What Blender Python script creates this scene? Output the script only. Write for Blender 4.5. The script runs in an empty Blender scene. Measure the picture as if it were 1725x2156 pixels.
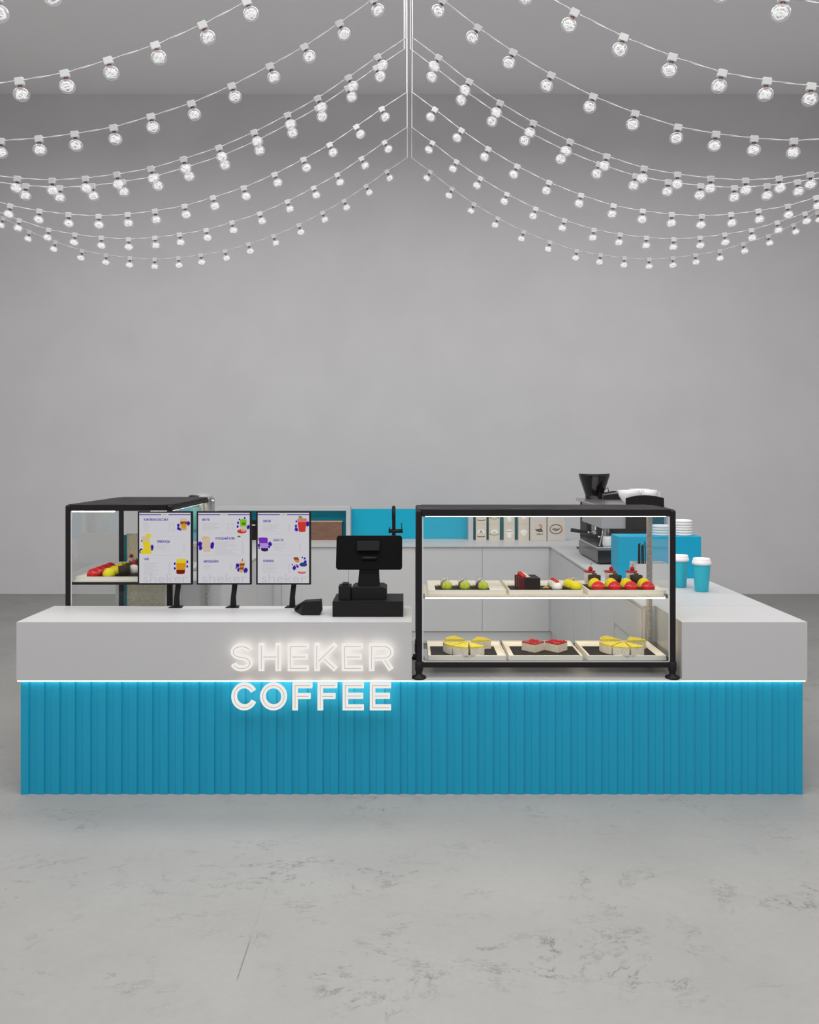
import bpy, bmesh, math, random
from mathutils import Vector, Matrix
PI = math.pi
random.seed(7)
scene = bpy.context.scene
COL = scene.collection
F = 1677.0; CX = 862.5; HY = 959.0; H = 1.784
def PX(px, d): return (px - CX) * d / F
def PZ(py, d): return H - (py - HY) * d / F

# ------------------------------------------------------------------ materials
def mat(name, color, rough=0.5, metal=0.0, spec=0.5, emit=None, es=0.0, coat=0.0):
    m = bpy.data.materials.new(name); m.use_nodes = True
    b = m.node_tree.nodes['Principled BSDF']
    b.inputs['Base Color'].default_value = (*color, 1)
    b.inputs['Roughness'].default_value = rough
    b.inputs['Metallic'].default_value = metal
    b.inputs['Specular IOR Level'].default_value = spec
    b.inputs['Coat Weight'].default_value = coat
    if emit:
        b.inputs['Emission Color'].default_value = (*emit, 1)
        b.inputs['Emission Strength'].default_value = es
    return m
def nodes(m): return m.node_tree.nodes, m.node_tree.links
def add_noise(m, scale, c0, c1, lo=0.4, hi=0.6, detail=6, bump=0.0, dist=0.01, stretch=None):
    N, L = nodes(m); b = N['Principled BSDF']
    tc = N.new('ShaderNodeTexCoord'); src = tc.outputs['Object']
    if stretch:
        mp = N.new('ShaderNodeMapping'); mp.inputs['Scale'].default_value = stretch
        L.new(src, mp.inputs['Vector']); src = mp.outputs['Vector']
    n = N.new('ShaderNodeTexNoise'); n.inputs['Scale'].default_value = scale; n.inputs['Detail'].default_value = detail
    L.new(src, n.inputs['Vector'])
    r = N.new('ShaderNodeValToRGB'); e = r.color_ramp.elements
    e[0].position = lo; e[0].color = (*c0, 1); e[1].position = hi; e[1].color = (*c1, 1)
    L.new(n.outputs['Fac'], r.inputs['Fac']); L.new(r.outputs['Color'], b.inputs['Base Color'])
    if bump:
        bp = N.new('ShaderNodeBump'); bp.inputs['Strength'].default_value = bump; bp.inputs['Distance'].default_value = dist
        L.new(n.outputs['Fac'], bp.inputs['Height']); L.new(bp.outputs['Normal'], b.inputs['Normal'])
    return m
def emat(name, color, s, sample=True):
    m = bpy.data.materials.new(name); m.use_nodes = True
    N, L = nodes(m); N.clear()
    e = N.new('ShaderNodeEmission'); e.inputs['Color'].default_value = (*color, 1); e.inputs['Strength'].default_value = s
    o = N.new('ShaderNodeOutputMaterial'); L.new(e.outputs[0], o.inputs['Surface'])
    if not sample: m.cycles.emission_sampling = 'NONE'
    return m
def glassmat(name, tint=(0.97, 0.98, 0.98), base=0.04, rough=0.02, ior=1.45, milk=0.0):
    m = bpy.data.materials.new(name); m.use_nodes = True
    N, L = nodes(m); N.clear()
    t = N.new('ShaderNodeBsdfTransparent'); t.inputs['Color'].default_value = (*tint, 1)
    g = N.new('ShaderNodeBsdfGlossy'); g.inputs['Roughness'].default_value = rough; g.inputs['Color'].default_value = (1, 1, 1, 1)
    fr = N.new('ShaderNodeFresnel'); fr.inputs['IOR'].default_value = ior
    ge = N.new('ShaderNodeNewGeometry'); iv = N.new('ShaderNodeMath'); iv.operation = 'SUBTRACT'; iv.inputs[0].default_value = 1; L.new(ge.outputs['Backfacing'], iv.inputs[1])
    mu = N.new('ShaderNodeMath'); mu.operation = 'MULTIPLY'; L.new(fr.outputs[0], mu.inputs[0]); L.new(iv.outputs[0], mu.inputs[1])
    mx = N.new('ShaderNodeMixShader'); L.new(mu.outputs[0], mx.inputs[0]); L.new(t.outputs[0], mx.inputs[1]); L.new(g.outputs[0], mx.inputs[2])
    out = mx
    if milk:
        d = N.new('ShaderNodeBsdfDiffuse'); d.inputs['Color'].default_value = (0.9, 0.9, 0.9, 1)
        m2 = N.new('ShaderNodeMixShader'); m2.inputs[0].default_value = milk
        L.new(mx.outputs[0], m2.inputs[1]); L.new(d.outputs[0], m2.inputs[2]); out = m2
    o = N.new('ShaderNodeOutputMaterial'); L.new(out.outputs[0], o.inputs['Surface'])
    return m

M = {}
M['wall'] = add_noise(mat('plaster', (.6, .6, .6), .9, spec=.2), 1.6, (.675, .665, .672), (.705, .695, .702), .35, .65, 8, .12, .02)
M['ceiling'] = mat('ceiling_paint', (.92, .91, .915), .95, spec=.1)
# concrete floor : cloud tone + dark flecks and hairline cracks of the slab + joints
def floor_mat():
    m = mat('concrete', (.5, .5, .5), .55, spec=.35); N, L = nodes(m); b = N['Principled BSDF']
    tc = N.new('ShaderNodeTexCoord')
    def noise(scale, detail, rough=.6, stretch=(1, 1, 1), off=0, distort=0):
        mp = N.new('ShaderNodeMapping'); mp.inputs['Scale'].default_value = stretch; mp.inputs['Location'].default_value = (off, off, 0)
        L.new(tc.outputs['Object'], mp.inputs['Vector'])
        n = N.new('ShaderNodeTexNoise'); n.inputs['Scale'].default_value = scale; n.inputs['Detail'].default_value = detail
        n.inputs['Roughness'].default_value = rough; n.inputs['Distortion'].default_value = distort
        L.new(mp.outputs[0], n.inputs['Vector']); return n.outputs['Fac']
    def ramp(src, p0, v0, p1, v1):
        r = N.new('ShaderNodeMapRange'); r.inputs['From Min'].default_value = p0; r.inputs['From Max'].default_value = p1
        r.inputs['To Min'].default_value = v0; r.inputs['To Max'].default_value = v1; L.new(src, r.inputs['Value']); return r.outputs[0]
    def math_(op, a, bb):
        x = N.new('ShaderNodeMath'); x.operation = op
        for i, v in enumerate((a, bb)):
            if isinstance(v, (int, float)): x.inputs[i].default_value = v
            else: L.new(v, x.inputs[i])
        return x.outputs[0]
    cloud = ramp(noise(1.1, 10, .62, off=3), .3, .92, .7, 1.06)
    fine = ramp(noise(26, 6, .7), .3, .97, .7, 1.03)
    # thin vein-like flecks : where a noise crosses its mid value, masked by a patch noise
    v = noise(2.9, 13, .74, (0.75, 1.3, 1), off=11, distort=.35)
    a = math_('ABSOLUTE', math_('SUBTRACT', v, .5), 0)
    vein = ramp(a, 0, 1, .016, 0)
    patch = ramp(noise(1.5, 4, .6, (1, 1.4, 1), off=29), .47, 0, .62, 1)
    patch2 = ramp(noise(9, 5, .7, off=41), .44, 0, .58, 1)
    vein = math_('MULTIPLY', math_('MULTIPLY', vein, patch), patch2)
    tone = math_('MULTIPLY', math_('MULTIPLY', cloud, fine), math_('SUBTRACT', 1, math_('MULTIPLY', vein, .6)))
    # slab joint lines every 2.44 m
    sep = N.new('ShaderNodeSeparateXYZ'); L.new(tc.outputs['Object'], sep.inputs[0])
    jx = math_('ABSOLUTE', math_('SUBTRACT', math_('PINGPONG', math_('ADD', sep.outputs[0], .587), 1.22), 0), 0)
    jl = ramp(jx, .0012, 1, .003, 0)
    jm = ramp(noise(1.7, 3, .5, off=55), .52, 0, .6, 1)
    near = math_('MULTIPLY', ramp(sep.outputs[1], 2.70, 0, 2.72, 1), ramp(sep.outputs[1], 2.90, 1, 2.96, 0))
    near = math_('MULTIPLY', near, ramp(sep.outputs[0], .0, 1, .1, 0))
    jl = math_('MULTIPLY', jl, math_('ADD', math_('MULTIPLY', near, .9), math_('MULTIPLY', jm, .18)))
    tone = math_('MULTIPLY', tone, math_('SUBTRACT', 1, math_('MULTIPLY', jl, .5)))
    c = N.new('ShaderNodeCombineColor')
    L.new(math_('MULTIPLY', tone, .305), c.inputs[0]); L.new(math_('MULTIPLY', tone, .301), c.inputs[1]); L.new(math_('MULTIPLY', tone, .289), c.inputs[2])
    L.new(c.outputs[0], b.inputs['Base Color'])
    bp = N.new('ShaderNodeBump'); bp.inputs['Strength'].default_value = .1; bp.inputs['Distance'].default_value = .01
    L.new(tone, bp.inputs['Height']); L.new(bp.outputs[0], b.inputs['Normal'])
    return m
M['floor'] = floor_mat()
M['white'] = mat('white_stone', (.53, .53, .535), .4, spec=.25)
M['cabinet'] = mat('white_cabinet', (.60, .60, .605), .5, spec=.25)
M['seam'] = mat('door_gap', (.35, .35, .36), .8)
M['blue'] = mat('blue_paint', (.010, .325, .52), .5, spec=.3)
M['bluecard'] = mat('blue_card', (.004, .36, .58), .5, spec=.3)
M['bluepanel'] = mat('blue_panel', (.006, .40, .58), .45, spec=.3)
M['cream'] = add_noise(mat('cream_board', (.8, .74, .56), .7), 60, (.72, .66, .48), (.88, .83, .66), .35, .65)
M['black'] = mat('black_metal', (.011, .009, .010), .5, spec=.25)
M['blackp'] = mat('black_plastic', (.009, .008, .009), .55, spec=.25)
M['blackg'] = mat('black_gloss', (.008, .006, .006), .12, spec=.6)
M['darktop'] = add_noise(mat('dark_marble', (.06, .055, .06), .6, spec=.15), 7, (.018, .016, .018), (.07, .062, .066), .45, .75, 8, stretch=(1, 4, 1))
M['insert'] = mat('black_slate', (.012, .008, .007), .5, spec=.12)
M['tray'] = mat('tray_enamel', (.86, .82, .73), .4)
M['shelf'] = mat('shelf_board', (.72, .64, .5), .45)
M['steel'] = mat('steel', (.55, .55, .57), .28, metal=.9)
M['greyplastic'] = mat('grey_plastic', (.36, .36, .38), .4)
M['bracket'] = mat('bracket', (.25, .22, .2), .4, metal=.6)
M['palepost'] = add_noise(mat('pale_post', (.36, .35, .35), .5), 70, (.27, .255, .24), (.42, .41, .41), .35, .65)
M['glass'] = glassmat('clear_glass')
M['cupglass'] = glassmat('thin_cup_glass', (.96, .96, .96), ior=1.4, rough=.05, milk=.08)
M['bulbglass'] = glassmat('bulb_glass', (.93, .93, .94), ior=1.5, rough=.06, milk=.20)
M['greenjuice'] = mat('green_tank', (.16, .40, .30), .3)
M['bluejuice'] = mat('blue_tank', (.2, .42, .5), .2)
M['paneedge'] = mat('pane_edge', (.62, .6, .62), .3)
M['ledwarm'] = emat('led_warm', (1, .83, .58), 20.0)
M['ledcool'] = emat('led_white', (1, .985, .95), 4.5)
M['neon'] = emat('neon_white', (1, .965, .92), .79)
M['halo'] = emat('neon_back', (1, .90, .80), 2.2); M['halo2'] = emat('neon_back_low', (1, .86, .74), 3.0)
M['inlay'] = mat('sign_inlay', (.55, .5, .47), .5)
M['fil'] = emat('filament', (1, .99, .98), .98, sample=False)
M['copper'] = mat('bulb_cap', (.11, .04, .02), .4, metal=.5)
M['socket'] = mat('white_socket', (.50, .51, .515), .6)
M['cord'] = mat('white_cord', (.66, .65, .66), .6)
M['wood'] = add_noise(mat('walnut', (.2, .1, .06), .55), 14, (.15, .075, .05), (.24, .125, .085), .3, .7, 8, stretch=(1, 1, 9))
M['woodedge'] = mat('wood_edge', (.5, .34, .24), .5)
M['kraft'] = mat('kraft_board', (.66, .60, .50), .7)
M['kraft2'] = mat('paper_pack', (.62, .58, .52), .7)
M['inkbrown'] = mat('ink_brown', (.16, .07, .03), .7)
M['inkdark'] = mat('ink_dark', (.05, .035, .03), .7)
M['inkorange'] = mat('ink_orange', (.55, .2, .06), .7)
M['inkgold'] = mat('ink_gold', (.55, .33, .12), .7)
M['inkgreen'] = mat('ink_green', (.35, .5, .2), .7)
M['inkwhite'] = mat('ink_white', (.85, .84, .82), .7)
M['ceramic'] = mat('white_ceramic', (.8, .8, .8), .2, spec=.5)
M['lid'] = mat('white_lid', (.82, .81, .82), .4)
M['cupblue'] = mat('cup_blue', (.02, .42, .55), .35)
M['red'] = mat('red_glaze', (.62, .006, .008), .35, spec=.25, coat=.12)
M['yellow'] = mat('yellow_glaze', (.80, .68, .01), .45, spec=.25)
M['green'] = add_noise(mat('green_dome', (.4, .5, .02), .6), 90, (.33, .42, .01), (.52, .6, .04), .35, .65, bump=.5, dist=.004)
M['lemon'] = add_noise(mat('lemon_top', (.75, .6, .02), .5), 120, (.62, .5, .01), (.85, .75, .08), .35, .65, bump=.5, dist=.004)
M['crust'] = add_noise(mat('sponge_crust', (.7, .62, .5), .8), 150, (.62, .56, .44), (.80, .74, .63), .3, .6, bump=.5, dist=.003)
M['choc'] = mat('chocolate', (.014, .006, .005), .4, spec=.2)
M['chocside'] = add_noise(mat('choc_crumb', (.06, .03, .02), .6), 200, (.02, .010, .007), (.08, .04, .02), .4, .75)
M['darkred'] = mat('red_velvet', (.10, .006, .010), .5, spec=.2)
M['berry'] = add_noise(mat('berry_jelly', (.45, .01, .02), .3, coat=.2), 160, (.3, .003, .008), (.65, .03, .04), .35, .65, bump=.6, dist=.006)
M['cream2'] = mat('whipped_cream', (.85, .82, .76), .5)
M['purple'] = mat('purple_garnish', (.28, .1, .5), .4)
M['goldleaf'] = mat('gold_biscuit', (.6, .35, .05), .4)
M['stem'] = mat('fruit_stem', (.12, .06, .02), .5)
# screens
def scr(name, c, s=.86): return emat(name, c, s, sample=False)
M['scr'] = emat('screen_white', (.575, .565, .60), .88)
M['s_blue'] = scr('screen_blue', (.035, .01, .34))
M['s_line'] = scr('screen_line', (.46, .45, .48))
M['s_mark'] = scr('screen_watermark', (.50, .485, .545))
M['s_white'] = scr('screen_pure', (.62, .62, .64))
for k, c in dict(tan=(.55, .36, .14), brown=(.25, .06, .015), cream=(.58, .47, .35), lemon=(.68, .55, .03), amber=(.62, .27, .01),
                 deep=(.17, .012, .005), green=(.2, .45, .02), dgreen=(.04, .22, .03), red=(.55, .04, .03), pink=(.62, .18, .16), purple=(.17, .03, .45),
                 lilac=(.42, .25, .6), dark=(.04, .01, .1), navy=(.03, .05, .2), orange=(.5, .2, .06)).items():
    M['s_' + k] = scr('screen_' + k, c)

# ------------------------------------------------------------------ mesh builder
class MB:
    def __init__(s): s.v = []; s.f = []; s.mi = []; s.sm = []; s.cur = 0; s.smooth = False
    def m(s, i): s.cur = i; return s
    def sh(s, b): s.smooth = b; return s
    def add(s, vs, fs):
        o = len(s.v); s.v += [tuple(v) for v in vs]
        for f in fs: s.f.append(tuple(i + o for i in f)); s.mi.append(s.cur); s.sm.append(s.smooth)
        return s
    def box(s, x0, x1, y0, y1, z0, z1):
        vs = [(x, y, z) for z in (z0, z1) for y in (y0, y1) for x in (x0, x1)]
        return s.add(vs, [(0, 2, 3, 1), (4, 5, 7, 6), (0, 1, 5, 4), (2, 6, 7, 3), (0, 4, 6, 2), (1, 3, 7, 5)])
    def prism(s, poly, axis, a0, a1):
        n = len(poly)
        def P(p, a): return {'x': (a, p[0], p[1]), 'y': (p[0], a, p[1]), 'z': (p[0], p[1], a)}[axis]
        vs = [P(p, a0) for p in poly] + [P(p, a1) for p in poly]
        fs = [tuple(range(n))[::-1], tuple(range(n, 2 * n))] + [(i, (i + 1) % n, n + (i + 1) % n, n + i) for i in range(n)]
        return s.add(vs, fs)
    def lathe(s, c, prof, n=24, a0=0, a1=2 * PI, sx=1, sy=1):
        full = abs(a1 - a0 - 2 * PI) < 1e-6; k = n if full else n + 1
        vs = []
        for r, z in prof:
            for i in range(k):
                a = a0 + (a1 - a0) * i / n
                vs.append((c[0] + r * math.cos(a) * sx, c[1] + r * math.sin(a) * sy, c[2] + z))
        fs = []
        for j in range(len(prof) - 1):
            for i in range(n):
                i2 = (i + 1) % k if full else i + 1
                fs.append((j * k + i, j * k + i2, (j + 1) * k + i2, (j + 1) * k + i))
        if prof[0][0] > 1e-6 and full: fs.append(tuple(range(k))[::-1])
        if prof[-1][0] > 1e-6 and full: fs.append(tuple((len(prof) - 1) * k + i for i in range(k)))
        return s.add(vs, fs)
    def ball(s, c, r, n=16, sz=1.0, z0=-1):
        m = max(6, n // 2); a = math.asin(max(-1, z0))
        prof = [(r * math.cos(a + (PI / 2 - a) * j / m) if j < m else 0, r * sz * math.sin(a + (PI / 2 - a) * j / m)) for j in range(m + 1)]
        return s.lathe(c, prof, n)
    def tube(s, pts, r, n=8, caps=True, closed=False):
        pts = [Vector(p) for p in pts]; vs = []; N = len(pts)
        up = None
        for i, p in enumerate(pts):
            a = pts[(i - 1) % N] if (i or closed) else p
            b = pts[(i + 1) % N] if (i < N - 1 or closed) else p
            t = (b - a).normalized()
            if up is None:
                up = Vector((0, 0, 1)) if abs(t.z) < .9 else Vector((1, 0, 0))
            u = (up - t * up.dot(t)).normalized(); w = t.cross(u); up = u
            rr = r[i] if isinstance(r, (list, tuple)) else r
            for k in range(n):
                q = 2 * PI * k / n; vs.append(p + u * math.cos(q) * rr + w * math.sin(q) * rr)
        fs = []
        for i in range(N if closed else N - 1):
            i2 = (i + 1) % N
            for k in range(n): fs.append((i * n + k, i * n + (k + 1) % n, i2 * n + (k + 1) % n, i2 * n + k))
        if caps and not closed: fs += [tuple(range(n))[::-1], tuple((N - 1) * n + k for k in range(n))]
        return s.add(vs, fs)
    def ribbon(s, pts, hw, y0, y1, closed=False):     # flat band in the XZ plane, thick in y
        P = [Vector((p[0], p[1])) for p in pts]; N = len(P); Lf = []; Rt = []
        for i in range(N):
            d1 = (P[i] - P[i - 1]).normalized() if (i or closed) else None
            d2 = (P[(i + 1) % N] - P[i]).normalized() if (i < N - 1 or closed) else None
            d1 = d1 or d2; d2 = d2 or d1
            n1 = Vector((-d1.y, d1.x)); n2 = Vector((-d2.y, d2.x)); mm = (n1 + n2).normalized()
            k = hw / max(.35, mm.dot(n1)); Lf.append(P[i] + mm * k); Rt.append(P[i] - mm * k)
        vs = []
        for i in range(N): vs += [(Lf[i].x, y0, Lf[i].y), (Rt[i].x, y0, Rt[i].y), (Rt[i].x, y1, Rt[i].y), (Lf[i].x, y1, Lf[i].y)]
        fs = []
        for i in range(N if closed else N - 1):
            a = 4 * i; b = 4 * ((i + 1) % N)
            for k in range(4): fs.append((a + k, a + (k + 1) % 4, b + (k + 1) % 4, b + k))
        if not closed: fs += [(3, 2, 1, 0), tuple(4 * (N - 1) + k for k in range(4))]
        return s.add(vs, fs)
    def xf(s, mtx, i0=0):
        s.v[i0:] = [tuple(mtx @ Vector(v)) for v in s.v[i0:]]; return s

def build(name, mb, mats, parent=None, loc=None, bevel=0, world=True):
    """mb in world coordinates; the origin goes to loc (or to the parent's location)"""
    o = Vector(loc) if loc is not None else (Vector(parent['_w']) if parent else Vector((0, 0, 0)))
    me = bpy.data.meshes.new(name)
    me.from_pydata([tuple(Vector(v) - o) for v in mb.v], [], mb.f)
    for m_ in (mats if isinstance(mats, (list, tuple)) else [mats]): me.materials.append(m_)
    me.polygons.foreach_set('material_index', mb.mi); me.polygons.foreach_set('use_smooth', mb.sm)
    bm = bmesh.new(); bm.from_mesh(me); bmesh.ops.recalc_face_normals(bm, faces=bm.faces); bm.to_mesh(me); bm.free()
    me.update()
    ob = bpy.data.objects.new(name, me); COL.objects.link(ob)
    if parent:
        ob.parent = parent
        if loc is not None: ob.location = o - Vector(parent['_w'])
        ob['_w'] = tuple(o)
    else:
        ob.location = o; ob['_w'] = tuple(o)
    if bevel:
        b = ob.modifiers.new('bevel', 'BEVEL'); b.width = bevel; b.segments = 2; b.limit_method = 'ANGLE'; b.angle_limit = .6
    return ob
def tag(o, label, cat, group=None):
    o['label'] = label; o['category'] = cat
    if group: o['group'] = group
    return o
def thing(name, label, cat, loc, group=None):
    o = bpy.data.objects.new(name, None); COL.objects.link(o); o.location = loc; o.empty_display_size = .05
    o['_w'] = tuple(loc); return tag(o, label, cat, group)
def struct(name, mb, m):
    o = build(name, mb, m); o['kind'] = 'structure'; return o
def dup(root, loc, label=None, group=None):
    def cp(o, par):
        c = o.copy(); COL.objects.link(c); c.parent = par
        for ch in list(o.children): cp(ch, c)
        return c
    r = cp(root, None); r.location = loc
    if label: r['label'] = label
    if group: r['group'] = group
    return r
def lab(o, s): o['label'] = s; return o
def textmesh(body, size, bold=0.0, sx=1.0, mirror=False, align='LEFT', spacing=1.0):
    c = bpy.data.curves.new('t', 'FONT'); c.body = body; c.size = size; c.offset = bold; c.align_x = align; c.space_character = spacing
    o = bpy.data.objects.new('t', c); COL.objects.link(o); bpy.context.view_layer.update()
    me = bpy.data.meshes.new_from_object(o.evaluated_get(bpy.context.evaluated_depsgraph_get()))
    vs = [(v.co.x * sx * (-1 if mirror else 1), v.co.y) for v in me.vertices]; fs = [tuple(p.vertices) for p in me.polygons]
    bpy.data.objects.remove(o); bpy.data.meshes.remove(me); bpy.data.curves.remove(c)
    return vs, fs
def put_text(mb, body, x, z, y, size, **k):
    vs, fs = textmesh(body, size, **k); mb.add([(x + v[0], y, z + v[1]) for v in vs], fs); return mb

# ------------------------------------------------------------------ room
WY = 10.26; CZ = H + (HY - 198) * WY / F; RX = 6.3; FY = -5.0
struct('floor', MB().box(-RX, RX, FY, WY + .2, -.1, 0), M['floor'])
struct('ceiling', MB().box(-RX, RX, FY, WY + .2, CZ, CZ + .1), M['ceiling'])
struct('wall_back', MB().box(-RX - .1, RX + .1, WY, WY + .1, -.1, CZ + .1), M['wall'])
struct('wall_left', MB().box(-RX - .1, -RX, FY, WY, -.1, CZ + .1), M['wall'])
struct('wall_right', MB().box(RX, RX + .1, FY, WY, -.1, CZ + .1), M['wall'])
struct('wall_front', MB().box(-RX - .1, RX + .1, FY - .1, FY, -.1, CZ + .1), M['wall'])

# ------------------------------------------------------------------ kiosk counters
T = .9145; FB = .608; D1 = 4.16; DB = 4.19; XL = -2.055; XR = 2.079; R0 = .012; R1 = 1.424; DK = 4.605; DE = 8.30; LW = .014
fc = thing('service_counter', 'long front counter with white fascia over vertical blue slats, a white light line between', 'counter', (0, DB, 0))
# slatted base: one profile extruded in z
def slat_profile(x0, x1, y, per=.0815, start=None):
    pts = []; x = start if start is not None else x0
    pts.append((x0, y))
    while x < x1:
        for dx, dy in ((0, 0), (.0006, .009), (.003, .009), (.040, .0045), (.0415, .001), (.0415 + .0385, 0)):
            if x0 < x + dx < x1: pts.append((x + dx, y + dy))
        x += per
    pts.append((x1, y)); return pts
pr = slat_profile(XL + .009, XR - .010, DB, start=PX(59.5, DB))
poly = pr + [(XR - .010, DK - .02), (XL + .009, DK - .02)]
mb = MB(); n = len(poly)
mb.add([(p[0], p[1], 0) for p in poly] + [(p[0], p[1], FB) for p in poly], [(i, (i + 1) % n, n + (i + 1) % n, n + i) for i in range(n)])
build('slatted_base', mb, M['blue'], fc)
build('fascia', MB().box(XL, R0, D1, DK, FB, T), M['white'], fc, bevel=.0015)
build('fascia', MB().box(R1, XR, D1, DK, FB, T), M['white'], fc, bevel=.0015)
build('ledge', MB().box(R0, R1, D1, DK, FB, FB + .006), M['white'], fc)
build('light_strip', MB().box(XL + .004, XR - .008, D1 + .003, DB - .003, FB - .0055, FB - .0005), M['ledcool'], fc)
# right side counter
rc = thing('side_counter', 'right-hand side counter with white worktop carrying coffee machine and blue cups', 'counter', (1.72, 4.62, 0))
build('base', MB().box(1.36, XR - .012, DK + .001, DE - .65, .09, T - LW), M['cabinet'], rc)
build('plinth', MB().box(1.368, XR - .05, DK + .001, DE - .65, 0, .09), M['cabinet'], rc)
build('slatted_side', MB().box(XR - .012, XR - .010, DK + .001, DE - .65, 0, T - LW), M['blue'], rc)
build('worktop', MB().box(1.348, XR, DK + .001, DE - .65, T - LW, T), M['white'], rc)
for k, (a, b) in enumerate([(4.64, 5.26), (5.265, 5.9), (5.905, 6.55), (6.555, 7.2)]):
    build('door', MB().box(1.352, 1.36, a + .003, b, .1 if k else .68, T - LW - .012), M['cabinet'], rc)
# left side counter
lc = thing('side_counter', 'left-hand side counter with white top, behind the menu screens', 'counter', (-1.7, 5.6, 0))
build('base', MB().box(XL + .01, -1.32, 5.54, DE - .65, .09, T - LW), M['cabinet'], lc)
build('plinth', MB().box(XL + .05, -1.36, 5.56, DE - .65, 0, .09), M['greyplastic'], lc)
build('worktop', MB().box(XL, -1.31, 5.53, DE - .65, T - LW, T), M['white'], lc)
for k in range(3): build('door', MB().box(-1.32, -1.312, 5.56 + .65 * k, 5.56 + .65 * k + .645, .1, T - LW - .012), M['cabinet'], lc)
lb = thing('base_cabinet', 'low white cabinet under the left glass display case', 'cabinet', (-1.7, 4.62, 0))
build('body', MB().box(XL + .01, -1.36, DK + .001, 5.50, 0, FB), M['cabinet'], lb)
build('top', MB().box(XL + .005, -1.35, DK + .001, 5.505, FB, FB + .006), M['white'], lb)
pt = thing('partition_panel', 'cream partition board with blue outer edge behind the left display case', 'partition', (-1.82, 5.52, 0))
build('board', MB().box(-1.955, -1.66, 5.507, 5.528, 0, 1.247), M['cream'], pt)
build('edge_cladding', MB().box(-1.986, -1.957, 5.507, 5.528, 0, 1.235), M['bluepanel'], pt)
# back counter, worktop and upstand
bc = thing('back_counter', 'white back counter with flat doors along the far side of the kiosk', 'counter', (0, 7.68, 0))
build('body', MB().box(XL + .01, XR - .012, DE - .63, DE - .01, .09, T - LW), M['cabinet'], bc)
build('plinth', MB().box(XL + .05, XR - .05, DE - .622, DE - .03, 0, .09), M['cabinet'], bc)
build('worktop', MB().box(XL, XR, DE - .65, DE, T - LW, T), M['white'], bc)
xs = [PX(1157 - 141 * k, 7.65) for k in range(-1, 5)][::-1]
for a, b in zip(xs[:-1], xs[1:]):
    build('door', MB().box(a + .002, b - .002, DE - .64, DE - .63, .094, T - LW - .004), M['cabinet'], bc, bevel=.001)
bw = thing('splashback', 'low blue splashback panel standing behind the back worktop', 'panel', (0, DE, 0))
build('panel', MB().box(XL + .01, 1.62, DE + .001, DE + .03, 0, PZ(1071.5, DE)), M['bluepanel'], bw)
# niche
nx0, nx1 = PX(452, 8.15), PX(738, 8.15); nz = PZ(1067, 8.15)
ni = thing('shelf_niche', 'open white-framed niche with blue back on the left of the back worktop', 'shelf', ((nx0 + nx1) / 2, 8.2, T))
build('frame', MB().box(nx0, nx1, 8.15, 8.30, nz - .040, nz).box(nx1 - .045, nx1, 8.15, 8.30, T, nz - .04).box(nx0, nx0 + .045, 8.15, 8.3, T, nz - .04), M['white'], ni)
build('back', MB().box(nx0 + .045, nx1 - .045, 8.29, 8.299, T, nz - .04), M['bluepanel'], ni)
b = thing('wooden_box', 'walnut-brown wooden box in the niche, right of the menu screens', 'box', (PX(640, 8.2), 8.2, T))
build('front', MB().box(PX(560, 8.18), PX(720, 8.18), 8.18, 8.275, T, PZ(1099, 8.18)), M['wood'], b)
build('rim', MB().box(PX(560, 8.18), PX(721.5, 8.18), 8.178, 8.277, PZ(1099, 8.18), PZ(1097, 8.18)), M['woodedge'], b)
b = thing('oven', 'small black oven in the niche, seen in the gap between two menu screens', 'oven', (PX(500, 8.2), 8.2, T))
build('body', MB().box(PX(470, 8.18), PX(545, 8.18), 8.18, 8.28, T, PZ(1096, 8.18)), M['blackp'], b, bevel=.003)
build('handle', MB().tube([(PX(478, 8.17), 8.165, 1.07), (PX(538, 8.17), 8.165, 1.07)], .006), M['steel'], b)
# faucet
fx = PX(829.5, 7.95)
fa = thing('kitchen_faucet', 'matt black faucet with two lever handles before the blue splashback', 'faucet', (fx, 7.95, T))
ft = PZ(1066, 7.95)
build('spout', MB().sh(True).tube([(fx, 7.95, T), (fx, 7.95, ft - .08)] + [(fx, 7.95 - .07 * (1 - math.cos(a)), ft - .075 + .07 * math.sin(a)) for a in [PI * i / 12 for i in range(13)]] + [(fx, 7.81, ft - .12)], .017, 12), M['black'], fa)
build('base', MB().sh(True).lathe((fx, 7.95, T), [(.03, 0), (.03, .02), (.022, .03), (.022, .08)], 20), M['black'], fa)
build('mixer_bar', MB().sh(True).tube([(PX(818.5, 7.95), 7.95, PZ(1118, 7.95)), (PX(848, 7.95), 7.95, PZ(1118, 7.95))], .020, 12), M['black'], fa)
for px, top in ((820.3, 1109.5), (846, 1101)):
    build('lever', MB().tube([(PX(px, 7.95), 7.95, PZ(1117, 7.95)), (PX(px, 7.95), 7.94, PZ(top, 7.95))], .0042, 8), M['black'], fa)
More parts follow.
